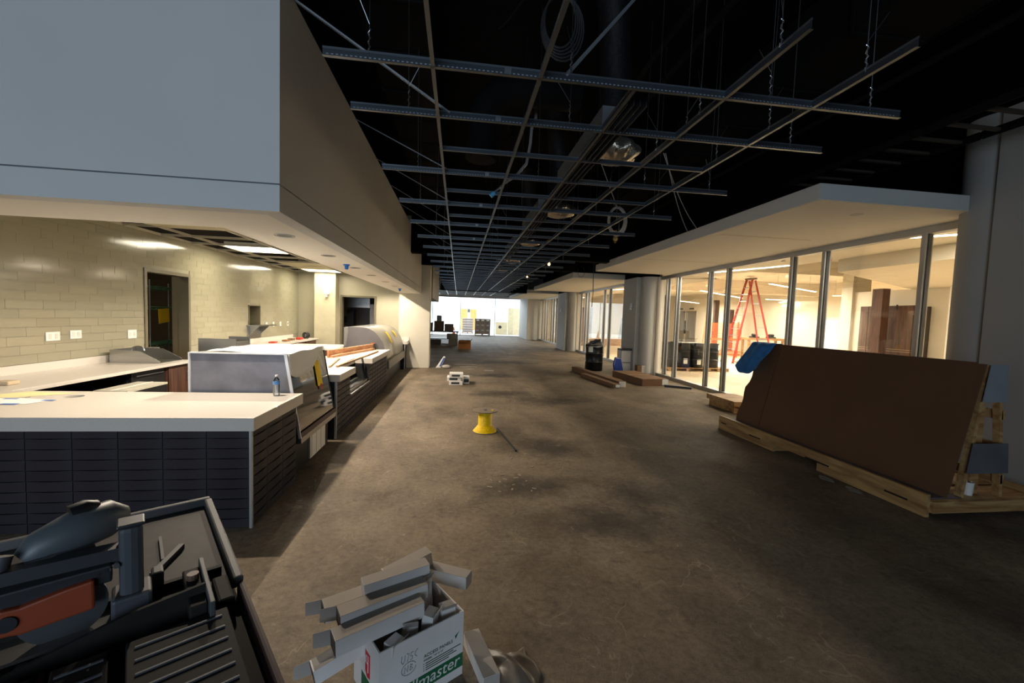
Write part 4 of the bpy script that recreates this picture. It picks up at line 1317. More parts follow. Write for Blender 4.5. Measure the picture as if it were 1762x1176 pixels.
MB().box(13.0, 13.3, 8.9, 9.62, 0, 3.03).build('white_pilaster', mat('bright_white_paint', (240, 238, 232), 0.6), lw)
MB().box(13.2, 13.9, 12.6, 13.0, 0, 4.1).build('corner_post', LW, lw)
for k, (a, b) in enumerate(((31.6, 32.75), (33.3, 34.4))):
    t = thing('elevator_door', ('right hand', 'left hand')[k] + ' steel elevator doors on the far lobby wall', 'elevator', (18.95, (a + b) / 2, 0), group='elevator doors')
    MB().box(18.93, 18.99, a - 0.12, a, 0, 2.8).box(18.93, 18.99, b, b + 0.12, 0, 2.8).box(18.93, 18.99, a - 0.12, b + 0.12, 2.68, 2.8).build('door_frame', STAIN, t)
    MB().box(18.95, 18.985, a, (a + b) / 2 - 0.004, 0, 2.68).build('door_leaf', STAIN, t)
    MB().box(18.95, 18.985, (a + b) / 2 + 0.004, b, 0, 2.68).build('door_leaf', STAIN, t)
    MB().box(18.94, 18.985, (a + b) / 2 - 0.3, (a + b) / 2 + 0.3, 2.93, 3.05).build('floor_indicator', BLACKP, t)
cpn = thing('call_panel', 'black elevator call panel between the steel doors', 'panel', (18.95, 33.0, 1.2))
MB().box(18.95, 18.99, 32.95, 33.1, 0.9, 2.0).build('plate', BLACKP, cpn)
MB().box(18.94, 18.95, 33.0, 33.05, 1.35, 1.42).build('button', mat('green_lit_button', (150, 190, 90), 0.5), cpn)
gd = sroot('door_3', (18.95, 19.3, 0), 'white lobby door with a bright glazed panel')
MB().box(18.9, 18.99, 18.55, 20.05, 0, 2.35).build('door_frame', mat('pale_blue_grey_paint', (206, 214, 222), 0.6), gd)
MB().box(18.88, 18.9, 18.72, 19.85, 0.15, 2.2).build('pane', emit('daylit_pane', (214, 232, 250), 1.1), gd)
exs = thing('exit_sign', 'small green exit sign hung under the lobby ceiling', 'sign', (18.6, 21.4, 3.0))
MB().box(18.3, 18.35, 21.2, 21.7, 2.92, 3.12).build('panel', emit('green_exit_panel', (170, 235, 150), 0.9), exs)
MB().cyl((18.32, 21.45, 3.12), (18.32, 21.45, 4.1), 0.015, 8).build('stem', WHITEP, exs)
MB().box(18.1, 18.5, 21.15, 21.75, 3.12, 3.2).build('canopy', GREYM, exs)

# linear lights
for k, (p0, p1, zz, lb, watts) in enumerate((((7.2, 11.46), (8.02, 9.15), 3.285, 'linear light in the near lobby ceiling behind the glass', 560),
                                             ((7.1, 5.92), (7.58, 5.46), 3.285, 'short linear light at the right end of the glass wall', 130),
                                             ((10.86, 17.75), (15.61, 21.46), 3.285, 'long linear pendant running behind the ladder', 2600),
                                             ((10.89, 13.56), (14.77, 15.78), 3.285, 'linear pendant right of the ladder', 2300),
                                             ((17.14, 21.57), (18.5, 21.56), 3.285, 'linear light next to the green exit sign', 900),
                                             ((17.1, 17.3), (17.6, 16.9), 3.285, 'short linear light above the glazed lobby door', 350),
                                             ((7.4, 19.5), (8.3, 16.9), 3.285, 'linear light inside the second glass bay', 800),
                                             ((7.5, 30.5), (8.4, 27.5), 3.285, 'linear light inside the third glass bay', 800),
                                             ((9.5, 4.2), (12.0, 6.4), 3.015, 'linear light over the walnut panels', 700),
                                             ((14.5, 26.5), (17.5, 28.8), 3.285, 'added linear pendant brightening the far lobby', 2200))):  # last entry is an extra lamp added to lift the far lobby walls
    t = thing('linear_light', lb, 'light', ((p0[0] + p1[0]) / 2, (p0[1] + p1[1]) / 2, zz), group='linear lobby lights')
    a, b = Vector((p0[0], p0[1], zz)), Vector((p1[0], p1[1], zz))
    MB().bar(a + Vector((0, 0, 0.02)), b + Vector((0, 0, 0.02)), 0.09, 0.03).build('housing', WHITEP, t)
    MB().bar(a, b, 0.075, 0.012).build('lens', STRIP, t)
    if k in (2, 3, 4, 5, 9):
        for q in (0.15, 0.85):
            c = a.lerp(b, q)
            MB().cyl((c.x, c.y, zz + 0.03), (c.x, c.y, 4.1), 0.006, 6).build('suspension', STEEL, t)
    l = bpy.data.lights.new('linear_lamp', 'AREA')
    l.shape, l.size, l.size_y, l.energy, l.color = 'RECTANGLE', (b - a).length, 0.09, watts * 0.33, (1.0, 0.88, 0.71)
    lo = bpy.data.objects.new('linear_lamp', l)
    C.objects.link(lo)
    c = (a + b) / 2
    lo.location = (c.x, c.y, zz - 0.012)
    lo.rotation_euler = (0, 0, math.atan2(b.y - a.y, b.x - a.x))

# walnut wall panels and post
wp = thing('walnut_screen', 'tall walnut wall panel with pale inlay lines behind a dark post', 'wall panel', (12.97, 11.1, 0))
for k, (a, b) in enumerate(((10.2, 10.42), (10.44, 11.75), (11.77, 12.03))):
    pn = MB().box(12.95, 12.99, a, b, 0.0, 2.53).build('panel', WALNUT, wp)
    for zz in (1.05, 1.16, 1.22):
        MB().box(12.945, 12.951, a, b, zz, zz + 0.012).build('inlay', mat('pale_inlay', (170, 150, 130), 0.5), pn)
MB().box(12.99, 13.3, 10.25, 12.0, 0.0, 2.5).build('furring', mat('dark_furring', (60, 46, 38), 0.8), wp)
for yy in (10.9, 11.65):
    MB().box(12.94, 12.96, yy - 0.02, yy + 0.02, 2.42, 2.56).build('hook', BLACKP, wp)
tag(MB().box(12.55, 12.80, 11.0, 11.32, 0, 3.03).build('walnut_post', WALNUT), 'dark walnut clad post rising to the dropped ceiling', 'post')
wq = thing('walnut_screen', 'narrow walnut panel standing just inside the first glass bay', 'wall panel', (8.25, 16.0, 0))
MB().box(8.1, 8.4, 16.0, 16.08, 0, 2.9).build('panel', WALNUT, wq)
for zz in (0.85, 0.95, 1.05):
    MB().box(8.1, 8.4, 15.995, 16.0, zz, zz + 0.012).build('inlay', mat('pale_inlay', (170, 150, 130), 0.5), wq)
tag(MB().box(8.0, 8.5, 16.1, 16.5, 0, 4.1).build('white_column', LW), 'white square column carrying the narrow walnut panel', 'column')
wr2 = thing('walnut_screen', 'pair of walnut panels beyond the orange barrier', 'wall panel', (18.0, 26, 0))
MB().box(17.0, 17.3, 26, 26.2, 0, 3.4).build('post', WALNUT, wr2)
MB().box(17.7, 17.98, 26, 26.1, 0, 2.8).build('panel', WALNUT, wr2)
MB().box(18.02, 18.4, 26, 26.1, 0, 2.8).build('panel', WALNUT, wr2)
wr3 = thing('walnut_screen', 'dark walnut panels deep inside the second glass bay', 'wall panel', (9.2, 28, 0))
MB().box(8.9, 9.35, 30.0, 30.1, 0, 2.7).build('panel', WALNUT, wr3)
MB().box(9.4, 9.85, 30.0, 30.1, 0, 2.7).build('panel', WALNUT, wr3)

# step ladder
ld = thing('step_ladder', 'tall red fibreglass step ladder standing in the lobby', 'ladder', (13.3, 18.3, 0))
LM = Matrix.Translation((13.62, 18.2, 0)) @ Matrix.Rotation(math.radians(-90), 4, 'Z')


def L_(x, y, z):
    return LM @ Vector((x, y, z))


H_ = 3.95
for s in (-1, 1):
    MB().bar(L_(s * 0.42, -0.95, 0.03), L_(s * 0.20, -0.06, H_), 0.05, 0.09).build('front_rail', RED, ld)
    MB().bar(L_(s * 0.42, 1.10, 0.03), L_(s * 0.20, 0.08, H_ - 0.05), 0.045, 0.07).build('rear_rail', RED, ld)
    MB().cb((0, 0, 0.015), (0.07, 0.12, 0.03), LM @ Matrix.Translation((s * 0.42, -0.95, 0))).build('foot', RUBBER, ld)
    MB().cb((0, 0, 0.015), (0.07, 0.12, 0.03), LM @ Matrix.Translation((s * 0.42, 1.10, 0))).build('foot', RUBBER, ld)
for k in range(11):
    f = (k + 1) / 12.2
    w_ = 0.42 - 0.22 * f
    y_ = -0.95 + 0.89 * f
    MB().bar(L_(-w_, y_, f * H_), L_(w_, y_, f * H_), 0.09, 0.03).build('step', STEEL, ld)
for k in range(6):
    f = (k + 1) / 7
    w_ = 0.42 - 0.22 * f
    MB().bar(L_(-w_, 1.1 - 1.02 * f, f * H_), L_(w_, 1.1 - 1.02 * f, f * H_), 0.03, 0.03).build('rear_brace', STEEL, ld)
MB().cb((0, 0, 0), (0.5, 0.26, 0.07), LM @ Matrix.Translation((0, 0.0, H_ + 0.03))).build('top_cap', mat('grey_ladder_cap', (110, 100, 92), 0.6), ld)


# pallets, drums
def pallet(name, label, x0, x1, y0, y1, group=None, mt=PINE):
    t = thing(name, label, 'pallet', ((x0 + x1) / 2, (y0 + y1) / 2, 0), group=group)
    for i in range(3):
        xx = x0 + 0.05 + i * (x1 - x0 - 0.1) / 2
        MB().box(xx - 0.045, xx + 0.045, y0, y1, 0.02, 0.11).build('stringer', mt, t)
    n = 6
    for i in range(n):
        yy = y0 + 0.05 + i * (y1 - y0 - 0.1) / (n - 1)
        MB().box(x0, x1, yy - 0.05, yy + 0.05, 0.11, 0.13).build('deck_board', mt, t)
    for yy in (y0 + 0.05, y1 - 0.05):
        MB().box(x0, x1, yy - 0.05, yy + 0.05, 0.0, 0.02).build('bottom_board', mt, t)
    return t


def drum_parts(c, r, h, t, label=True):
    x, y, z = c
    pr = [(r * 0.97, 0), (r, 0.015), (r, h * 0.31), (r * 1.035, h * 0.335), (r, h * 0.36), (r, h * 0.64), (r * 1.035, h * 0.665), (r, h * 0.69), (r, h - 0.02), (r * 1.03, h - 0.01), (r * 1.03, h), (r * 0.97, h), (r * 0.97, h - 0.02)]
    return MB().lathe(pr, c, 28)


DRUM = mat('black_drum_paint', (20, 20, 22), 0.35, 0.2, var=0.1)
pallet('shipping_pallet', 'pale pallet under the row of black drums in the lobby', 7.75, 9.25, 14.45, 15.7)
pallet('shipping_pallet', 'second pallet carrying the single drum right of the row', 9.36, 10.2, 14.5, 15.6)
dl = ['leftmost', 'second from left', 'third from left', 'rightmost']
for k, (xx, yy) in enumerate(((7.99, 14.9), (8.49, 14.75), (8.99, 14.72), (9.66, 14.8))):
    t = thing('steel_drum', dl[k] + ' black drum of the front row on the lobby pallets', 'drum', (xx, yy, 0.13), group='black drums on the lobby pallets')
    drum_parts((xx, yy, 0.131), 0.235, 0.92, t).build('body', DRUM, t, smooth=50)
    for f in (0.335, 0.665):
        MB().lathe([(0.240, f * 0.92 - 0.006), (0.2465, f * 0.92), (0.240, f * 0.92 + 0.006)], (xx, yy, 0.131), 28, cap=False).build('hoop', mat('worn_hoop', (120, 120, 118), 0.4, 0.5), t, smooth=True)
    if k in (1, 2, 3):
        a0 = (-2.1, -2.0, -1.1)[k - 1]
        zz = (0.15, 0.13, 0.68)[k - 1]
        MB().grid(lambda u, v, xx=xx, yy=yy, a0=a0, zz=zz: (xx + 0.2385 * math.cos(a0 + u * 0.6), yy + 0.2385 * math.sin(a0 + u * 0.6), 0.131 + zz + v * 0.2), 4, 1).build('paper_label', PAPER, t)
for k, (xx, yy) in enumerate(((7.99, 15.4), (8.5, 15.38), (9.01, 15.36))):
    t = thing('steel_drum', ('left', 'middle', 'right')[k] + ' black drum of the rear row on the lobby pallets', 'drum', (xx, yy, 0.13), group='black drums on the lobby pallets')
    drum_parts((xx, yy, 0.131), 0.235, 0.92, t).build('body', DRUM, t, smooth=50)
tag(MB().box(8.3, 9.2, 14.6, 15.3, 1.053, 1.062).build('card_sheet', mat('grey_board', (150, 146, 136), 0.7)), 'thin grey board lying on top of the lobby drums', 'board')

# orange mesh barrier
ob = thing('safety_barrier', 'orange mesh safety barrier on a timber frame in the lobby', 'barrier', (14.3, 21, 0))
for xx in (13.45, 14.3, 15.15):
    MB().box(xx - 0.03, xx + 0.03, 20.97, 21.03, 0, 1.95).build('post', PINE, ob)
for zz in (0.95, 0.12):
    MB().box(13.3, 15.3, 20.94, 20.97, zz, zz + 0.1).build('rail', PINE, ob)
MB().bar((13.5, 21.05, 0.1), (13.7, 21.6, 2.7), 0.08, 0.04).build('brace', PINE, ob)
MB().bar((13.1, 21.05, 0.1), (13.68, 21.6, 2.65), 0.08, 0.04).build('brace', PINE, ob)
mesh = MB()
for k in range(30):
    xx = 13.3 + k * 2.0 / 29
    mesh.box(xx - 0.010, xx + 0.010, 20.925, 20.932, 0.1, 1.85)
for k in range(20):
    zz = 0.1 + k * 1.75 / 19
    mesh.box(13.3, 15.3, 20.925, 20.932, zz - 0.010, zz + 0.010)
mo = mesh.build('orange_netting', ORANGE, ob)
mo['kind'] = 'stuff'
wbn = thing('timber_bench', 'rough timber bench with dark tools behind the ladder', 'bench', (16.6, 21, 0))
MB().box(15.6, 17.8, 20.7, 21.4, 1.0, 1.12).build('top', PINE, wbn)
for xx in (15.7, 17.7):
    for yy in (20.8, 21.3):
        MB().box(xx - 0.05, xx + 0.05, yy - 0.05, yy + 0.05, 0, 1.0).build('leg', PINE, wbn)
for k, xx in enumerate((16.1, 17.1)):
    t = thing('power_tool', ('left', 'right')[k] + ' dark power tool on the rough timber bench', 'tool', (xx, 20.95, 1.12))
    MB().box(xx - 0.2, xx + 0.2, 20.8, 21.1, 1.121, 1.2).build('base', DGREY, t)
    MB().cyl((xx - 0.12, 20.95, 1.27), (xx + 0.14, 20.95, 1.27), 0.08, 14).build('motor', BLACKP, t)
tag(MB().bar((12.9, 17.0, 0.02), (13.4, 18.8, 0.02), 0.09, 0.038).build('floor_stud', PINEY), 'pale timber stud on the lobby floor at the ladder foot', 'lumber')
for k, (xx, yy) in enumerate(((7.15, 8.55), (7.9, 8.15))):
    t = thing('ceiling_device', ('white smoke detector', 'red and white strobe')[k] + ' on the near lobby ceiling', 'alarm', (xx, yy, 3.29))
    MB().cyl((xx, yy, 3.28), (xx, yy, 3.299), 0.07, 18).build('base', WHITEP, t)
    MB().cyl((xx, yy, 3.235), (xx, yy, 3.28), 0.045, 16).build('head', WHITEP if k == 0 else mat('red_strobe', (190, 40, 34), 0.4), t)
# materials stored inside the second bay
for k, (x0, x1, y0, y1, h, lb) in enumerate(((8.5, 9.8, 27.0, 28.0, 0.55, 'stack of timber offcuts inside the second glass bay'), (10.2, 11.6, 28.5, 29.5, 0.5, 'low pile of planks beside the timber offcuts'))):
    t = thing('lumber_pile', lb, 'lumber', ((x0 + x1) / 2, (y0 + y1) / 2, 0))
    for i in range(5):
        for j in range(3):
            MB().box(x0 + random.uniform(-.1, .1), x1 + random.uniform(-.1, .1), y0 + j * 0.33, y0 + j * 0.33 + 0.29, i * h / 5, (i + 1) * h / 5 - 0.006).build('plank', PINE, t)
t = thing('wrapped_bundle', 'bundle in crumpled clear plastic just inside the second glass bay', 'bundle', (7.5, 17.6, 0))
MB().box(7.15, 8.3, 17.2, 18.0, 0, 0.55).build('carton', KRAFT, t)
MB().grid(lambda u, v: (7.45 + 0.42 * math.cos(2 * PI * u) * math.sin(PI * v) * (1 + 0.12 * math.sin(9 * u * PI + 5 * v)), 17.0 + 0.25 * math.sin(2 * PI * u) * math.sin(PI * v), 0.5 + 0.45 * math.cos(PI * v) * (1 + 0.1 * math.sin(8 * v))), 24, 12).build('plastic_wrap', mat('milky_plastic', (176, 172, 164), 0.3, bump=0.8, bscale=12), t, smooth=True)
ss = thing('sheet_stack', 'pale sheets leaning upright inside the second glass bay', 'sheets', (12.2, 29.5, 0))
for k in range(4):
    MB().bar((12.0 + k * 0.25, 30.0, 0.01), (12.35 + k * 0.28, 30.3, 2.0 - 0.2 * k), 0.22, 0.02, (0, 1, 0)).build('sheet', WHITEP if k % 2 else GREYM, ss)
tag(MB().box(11.5, 13.2, 26.0, 26.06, 0.7, 1.0).build('orange_rail', ORANGE), 'orange guard rail board inside the second glass bay', 'barrier')

# ------------------------------------------------------------------ corridor floor things
# yellow wire spool
sx, sy = 0.455, 6.42
ws = thing('wire_spool', 'spool of yellow wire standing on the concrete floor', 'spool', (sx, sy, 0))
FL = mat('grey_brown_fibre', (120, 106, 90), 0.7)
YW = mat('yellow_wire_jacket', (236, 200, 10), 0.4, var=0.06, scale=20)
MB().lathe([(0.195, 0), (0.195, 0.012)], (sx, sy, 0), 40).build('bottom_flange', FL, ws)
MB().lathe([(0.2, 0.328), (0.2, 0.34)], (sx, sy, 0), 40).build('top_flange', FL, ws)
MB().cyl((sx, sy, 0.01), (sx, sy, 0.33), 0.075, 20).build('core', FL, ws)
pr = []
nt_ = 22
for k in range(nt_):
    z = 0.016 + k * 0.0138
    r = 0.108 + (0.075 * max(0, 1 - k / 6.5))
    pr += [(r - 0.005, z - 0.006), (r, z - 0.002), (r, z + 0.002), (r - 0.005, z + 0.006)]
MB().lathe(pr, (sx, sy, 0), 40).build('wire_winding', YW, ws, smooth=70)
MB().lathe([(0.028, 0.341), (0.028, 0.343), (0.0, 0.343)], (sx, sy, 0), 20, cap=False).build('arbor_hole', BLACKP, ws)
MB().tube([(sx + 0.09, sy - 0.02, 0.343), (sx + 0.12, sy - 0.05, 0.352), (sx + 0.1, sy - 0.09, 0.346)], 0.006, 6).build('loose_end', YW, ws)
tag(MB().cyl((0.66, 6.55, 0.012), (0.81, 5.43, 0.012), 0.012, 8).build('metal_rod', DGREY), 'thin dark metal rod on the floor beside the yellow spool', 'rod')

# stacked white fixture cartons
PRN = mat('black_print', (36, 36, 38), 0.6)
for k, (xo, yo, z0, h, lb) in enumerate(((0.02, 0.0, 0.0, 0.098, 'bottom'), (-0.03, 0.03, 0.099, 0.098, 'middle'), (0.03, -0.02, 0.198, 0.098, 'top'))):
    t = thing('fixture_carton', lb + ' carton of the small white stack with black print', 'carton', (-0.04 + xo, 10.95 + yo, z0), group='stacked fixture cartons')
    x0, x1, y0, y1 = -0.22 + xo, 0.13 + xo, 10.76 + yo, 11.16 + yo
    MB().box(x0, x1, y0, y1, z0 + 0.001, z0 + h).build('body', CARDW, t)
    MB().box(x0 + 0.06, x1 - 0.08, y0 - 0.002, y0, z0 + 0.022, z0 + h - 0.022).build('printed_label', PRN, t)
    MB().box(x1, x1 + 0.002, y0 + 0.03, y0 + 0.2, z0 + 0.02, z0 + h - 0.02).build('printed_label', PRN, t)
t = thing('fixture_carton', 'fourth white carton behind the small stack', 'carton', (0.24, 11.2, 0), group='stacked fixture cartons')
MB().box(0.175, 0.33, 11.02, 11.4, 0, 0.17).build('body', CARDW, t)
MB().box(0.185, 0.32, 11.018, 11.02, 0.03, 0.12).build('printed_label', PRN, t)

# bag and scraps beside the pier
t = thing('plastic_bag', 'blue and white printed bag leaning on the floor beside the pale pier', 'bag', (-0.55, 14.3, 0))
MB().prism([(-0.72, 0.0), (-0.55, 0.0), (-0.40, 0.38), (-0.46, 0.40)], 'y', 14.2, 14.3).build('bag_body', WHITEP, t, bevel=0.015)
MB().prism([(-0.60, 0.06), (-0.545, 0.06), (-0.42, 0.34), (-0.455, 0.36)], 'y', 14.195, 14.2).build('blue_print', mat('blue_print', (40, 80, 170), 0.5), t)
tag(MB().grid(lambda u, v: (-0.36 + 0.16 * math.cos(2 * PI * u) * math.sin(PI * v) * (1 + 0.2 * math.sin(11 * u)), 14.1 + 0.1 * math.sin(2 * PI * u) * math.sin(PI * v), 0.065 + 0.07 * math.cos(PI * v) * (1 - 0.06)), 18, 8).build('crumpled_wrap', mat('milky_plastic', (176, 172, 164), 0.3, bump=0.8, bscale=12), smooth=True), 'crumpled clear wrap next to the blue printed bag', 'plastic')
for k, (xx, yy, a, ln_) in enumerate(((0.1, 14.6, 0.1, 0.6), (0.35, 13.9, 0.5, 0.25), (0.9, 13.7, -0.2, 0.3), (-0.1, 15.3, 0.05, 0.8))):
    tag(MB().bar((xx, yy, 0.008), (xx + ln_ * math.cos(a), yy + ln_ * math.sin(a), 0.008), 0.07, 0.014).build('wood_offcut', CARDG), ('long strip', 'short strip', 'pale strip', 'dark strip')[k] + ' scrap on the floor past the white carton stack', 'offcut')

# kraft box and lumber heap at the far left
kb_ = thing('kraft_box', 'open brown cardboard box alone on the corridor floor', 'carton', (0.36, 22.7, 0))
MB().box(0.03, 0.70, 22.45, 22.47, 0, 0.43).box(0.03, 0.70, 23.0, 23.02, 0, 0.43).box(0.03, 0.05, 22.47, 23.0, 0, 0.43).box(0.68, 0.70, 22.47, 23.0, 0, 0.43).box(0.05, 0.68, 22.47, 23.0, 0, 0.02).build('body', mat('orange_brown_card', (164, 106, 52), 0.8), kb_)
MB().add([(0.03, 22.46, 0.43), (0.70, 22.46, 0.43), (0.70, 22.3, 0.36), (0.03, 22.3, 0.38)], [(0, 1, 2, 3)]).build('flap', mat('orange_brown_card', (164, 106, 52), 0.8), kb_, solid=0.006)
MB().add([(0.69, 22.47, 0.43), (0.69, 23.0, 0.43), (0.78, 23.0, 0.55), (0.78, 22.47, 0.55)], [(0, 1, 2, 3)]).build('flap', mat('orange_brown_card', (164, 106, 52), 0.8), kb_, solid=0.006)
tl = thing('work_table', 'long low table of dark materials in front of the far glazing', 'table', (-0.8, 27, 0))
MB().box(-2.6, 0.05, 26.2, 28.2, 0.72, 0.78).build('top', DGREY, tl)
for xx in (-2.5, -0.05):
    for yy in (26.3, 28.1):
        MB().box(xx - 0.04, xx + 0.04, yy - 0.04, yy + 0.04, 0, 0.72).build('leg', DGREY, tl)
MB().box(-2.5, 0.0, 26.9, 27.6, 0.25, 0.3).build('lower_shelf', DGREY, tl)
for k, (x0, x1, y0, y1, z0, h, c_, lb) in enumerate(((-2.2, -1.6, 26.6, 27.2, 0.781, 0.5, (110, 90, 76), 'left carton on the dark work table'), (-1.5, -0.9, 26.6, 27.2, 0.781, 0.62, (96, 80, 72), 'tallest carton on the dark work table'),
                                              (-0.85, -0.3, 26.5, 27.1, 0.781, 0.45, (120, 104, 96), 'right carton on the dark work table'), (-1.35, -1.05, 26.7, 27.0, 1.402, 0.35, (140, 150, 150), 'grey box perched on the tallest carton'),
                                              (-0.7, -0.1, 26.9, 27.5, 0.301, 0.3, (150, 146, 136), 'pale box on the lower shelf of the work table'), (-1.8, -1.0, 25.2, 25.8, 0.0, 0.3, (80, 74, 70), 'dark box on the floor before the work table'),
                                              (-0.55, 0.0, 25.0, 25.5, 0.0, 0.42, (120, 116, 108), 'grey box on the floor next to the work table'), (0.1, 0.9, 28.6, 28.9, 0.0, 0.12, (60, 60, 62), 'dark bundle of rods right of the work table'))):
    t = thing('carton', lb, 'carton', ((x0 + x1) / 2, (y0 + y1) / 2, z0))
    MB().box(x0, x1, y0, y1, z0, z0 + h).build('body', mat('carton_tone_%d' % k, c_, 0.8), t, bevel=0.01)
    MB().box((x0 + x1) / 2 - 0.03, (x0 + x1) / 2 + 0.03, y0 - 0.002, y1, z0 + h, z0 + h + 0.002).build('tape', CARDG, t)

# stacks in the atrium
BRC = mat('brown_shipping_carton', (120, 98, 82), 0.8, rand=0.12)
pallet('shipping_pallet', 'pallet under the tall brown carton stack beyond the far glass', 1.55, 3.0, 39.0, 40.2)
for i in range(3):
    for j in range(3):
        t = thing('shipping_carton', ('bottom', 'middle', 'top')[j] + ' row, ' + ('left', 'centre', 'right')[i] + ' brown carton on the stack beyond the far glass', 'carton', (1.8 + i * 0.47, 39.3, 0.13 + j * 0.47), group='brown cartons beyond the far glass')
        x0 = 1.57 + i * 0.475
        z0 = 0.131 + j * 0.471
        MB().box(x0, x0 + 0.47, 39.05, 40.15, z0, z0 + 0.468).build('body', BRC, t)
        MB().box(x0 + 0.1, x0 + 0.36, 39.046, 39.05, z0 + 0.28, z0 + 0.40).build('label', PAPER if j == 2 else CARDG, t)
pallet('shipping_pallet', 'pallet under the pale slatted stack beyond the far glass', 0.4, 1.5, 42.0, 43.1)
for j in range(6):
    t = thing('flat_carton', ('lowest', 'second', 'third', 'fourth', 'fifth', 'highest')[j] + ' flat pinkish carton of the pale stack beyond the glass', 'carton', (0.95, 42.5, 0.13 + j * 0.24), group='pale flat cartons beyond the glass')
    MB().box(0.42, 1.48, 42.05, 43.05, 0.131 + j * 0.24, 0.34 + j * 0.24).build('body', mat('pinkish_carton', (176, 158, 150), 0.7), t)
    MB().box(0.42, 1.48, 42.045, 42.05, 0.29 + j * 0.24, 0.335 + j * 0.24).build('strap', PAPER, t)
pbx = thing('plywood_cabinet', 'pale plywood cabinet with round hole beyond the far glass', 'cabinet', (4.3, 42, 0))
PLY = mat('pale_plywood', (226, 208, 168), 0.6)
MB().box(3.75, 4.95, 42, 42.6, 0, 1.25).build('body', PLY, pbx)
MB().cyl((4.2, 41.98, 0.75), (4.2, 42.0, 0.75), 0.16, 20).build('round_hole', DGREY, pbx)
ppn = thing('plywood_board', 'tall pale plywood panels beyond the far glass', 'panel', (5.5, 42, 0))
MB().box(4.98, 5.55, 42, 42.1, 0, 2.7).build('panel', PLY, ppn)
MB().box(5.57, 6.15, 42, 42.1, 0, 2.7).build('panel', PLY, ppn)
dd = sroot('door_4', (1.2, 52.3, 0), 'pair of oak doors on the bright atrium wall')
OAK = wood('honey_oak', (214, 166, 96), (190, 140, 76), (8, 8, 1))
MB().box(0.30, 1.06, 52.34, 52.39, 0, 2.62).build('door_leaf', OAK, dd)
MB().box(1.46, 2.22, 52.34, 52.39, 0, 2.62).build('door_leaf', OAK, dd)
MB().box(1.12, 1.40, 52.3, 52.39, 2.2, 2.6).build('door_closer', GREYM, dd)
MB().box(0.2, 2.35, 52.36, 52.4, 2.62, 2.75).build('door_frame', AW, dd)
orc = thing('orange_cone', 'orange cone at the left corner of the atrium', 'cone', (-0.4, 40, 0))
MB().lathe([(0.15, 0.03), (0.03, 0.7), (0.0, 0.7)], (-0.4, 40, 0), 16).build('cone', ORANGE, orc, smooth=True)
MB().box(-0.6, -0.2, 39.8, 40.2, 0, 0.03).build('base', ORANGE, orc)

# black drum with plastic liner, near the first pier
dr = thing('steel_drum', 'black steel drum with a grey liner bag beside the first pier', 'drum', (4.87, 14.42, 0))
drum_parts((4.87, 14.42, 0), 0.31, 0.92, dr).build('body', DRUM, dr, smooth=50)
for f in (0.335, 0.665):
    MB().lathe([(0.316, f * 0.92 - 0.006), (0.324, f * 0.92), (0.316, f * 0.92 + 0.006)], (4.87, 14.42, 0), 28, cap=False).build('hoop', mat('worn_hoop', (120, 120, 118), 0.4, 0.5), dr, smooth=True)
lm = MB().grid(lambda u, v: (4.87 + (0.33 - 0.12 * v * v) * math.cos(2 * PI * u), 14.42 + (0.33 - 0.12 * v * v) * math.sin(2 * PI * u), 0.84 + 0.26 * v * (0.7 + 0.35 * math.cos(2 * PI * u - 0.5) + 0.06 * math.sin(14 * PI * u)) + 0.02 * math.sin(10 * PI * u) * (1 - v)), 40, 6)
lm.build('liner_bag', mat('grey_liner_plastic', (128, 126, 122), 0.35, bump=0.5, bscale=14), dr, smooth=True, solid=0.004)
MB().grid(lambda u, v: (4.87 + 0.313 * math.cos(-2.6 + u * 0.55), 14.42 + 0.313 * math.sin(-2.6 + u * 0.55), 0.66 + v * 0.2), 4, 1).build('paper_label', PAPER, dr)

# long cartons on the floor by the glass wall
t = thing('long_carton', 'longest brown carton lying along the corridor before the black drum', 'carton', (4.3, 12.5, 0))
MB().bar((4.45, 10.75, 0.08), (4.06, 14.05, 0.08), 0.2, 0.16).build('body', KRAFT, t)
MB().cb((4.455, 10.738, 0.08), (0.19, 0.012, 0.15)).build('end_label', CARDW, t)
t = thing('long_carton', 'shorter brown carton beside the longest one with a white label', 'carton', (4.15, 11.6, 0))
MB().bar((4.24, 10.60, 0.055), (3.98, 12.7, 0.055), 0.2, 0.11).build('body', KRAFT, t)
MB().cb((4.27, 10.592, 0.055), (0.11, 0.01, 0.07)).build('end_label', PAPER, t)
t = thing('flat_carton', 'wide flat brown carton with a white corner label near the glass', 'carton', (5.4, 11.9, 0))
cm = Matrix.Translation((5.42, 11.85, 0)) @ Matrix.Rotation(math.radians(6), 4, 'Z')
MB().box(-0.38, 0.42, -0.85, 0.95, 0, 0.2, cm).build('body', KRAFT, t)
MB().box(0.24, 0.425, -0.856, -0.85, 0.03, 0.19, cm).build('corner_label', PAPER, t)
MB().box(-0.38, 0.42, -0.04, 0.02, 0.2, 0.203, cm).build('tape', mat('tan_tape', (166, 130, 90), 0.4), t)
tag(MB().bar((5.75, 10.9, 0.03), (6.35, 10.55, 0.03), 0.07, 0.06).build('metal_stud', DGREY), 'short dark metal stud lying by the wide flat carton', 'stud')
tag(MB().bar((4.66, 13.3, 0.02), (4.88, 11.9, 0.02), 0.05, 0.03).build('wood_stick', wood('reddish_fir', (206, 156, 112), (166, 112, 72))), 'thin reddish stick between the drum and the flat carton', 'lumber')
t = thing('plastic_bag', 'glossy blue bag standing by the first pier', 'bag', (5.5, 13.7, 0))
MB().prism([(5.35, 0.0), (5.68, 0.0), (5.56, 0.52), (5.36, 0.56), (5.30, 0.3)], 'y', 13.6, 13.72).build('bag_body', mat('glossy_blue', (36, 64, 150), 0.25, var=0.3, scale=8), t, bevel=0.03)
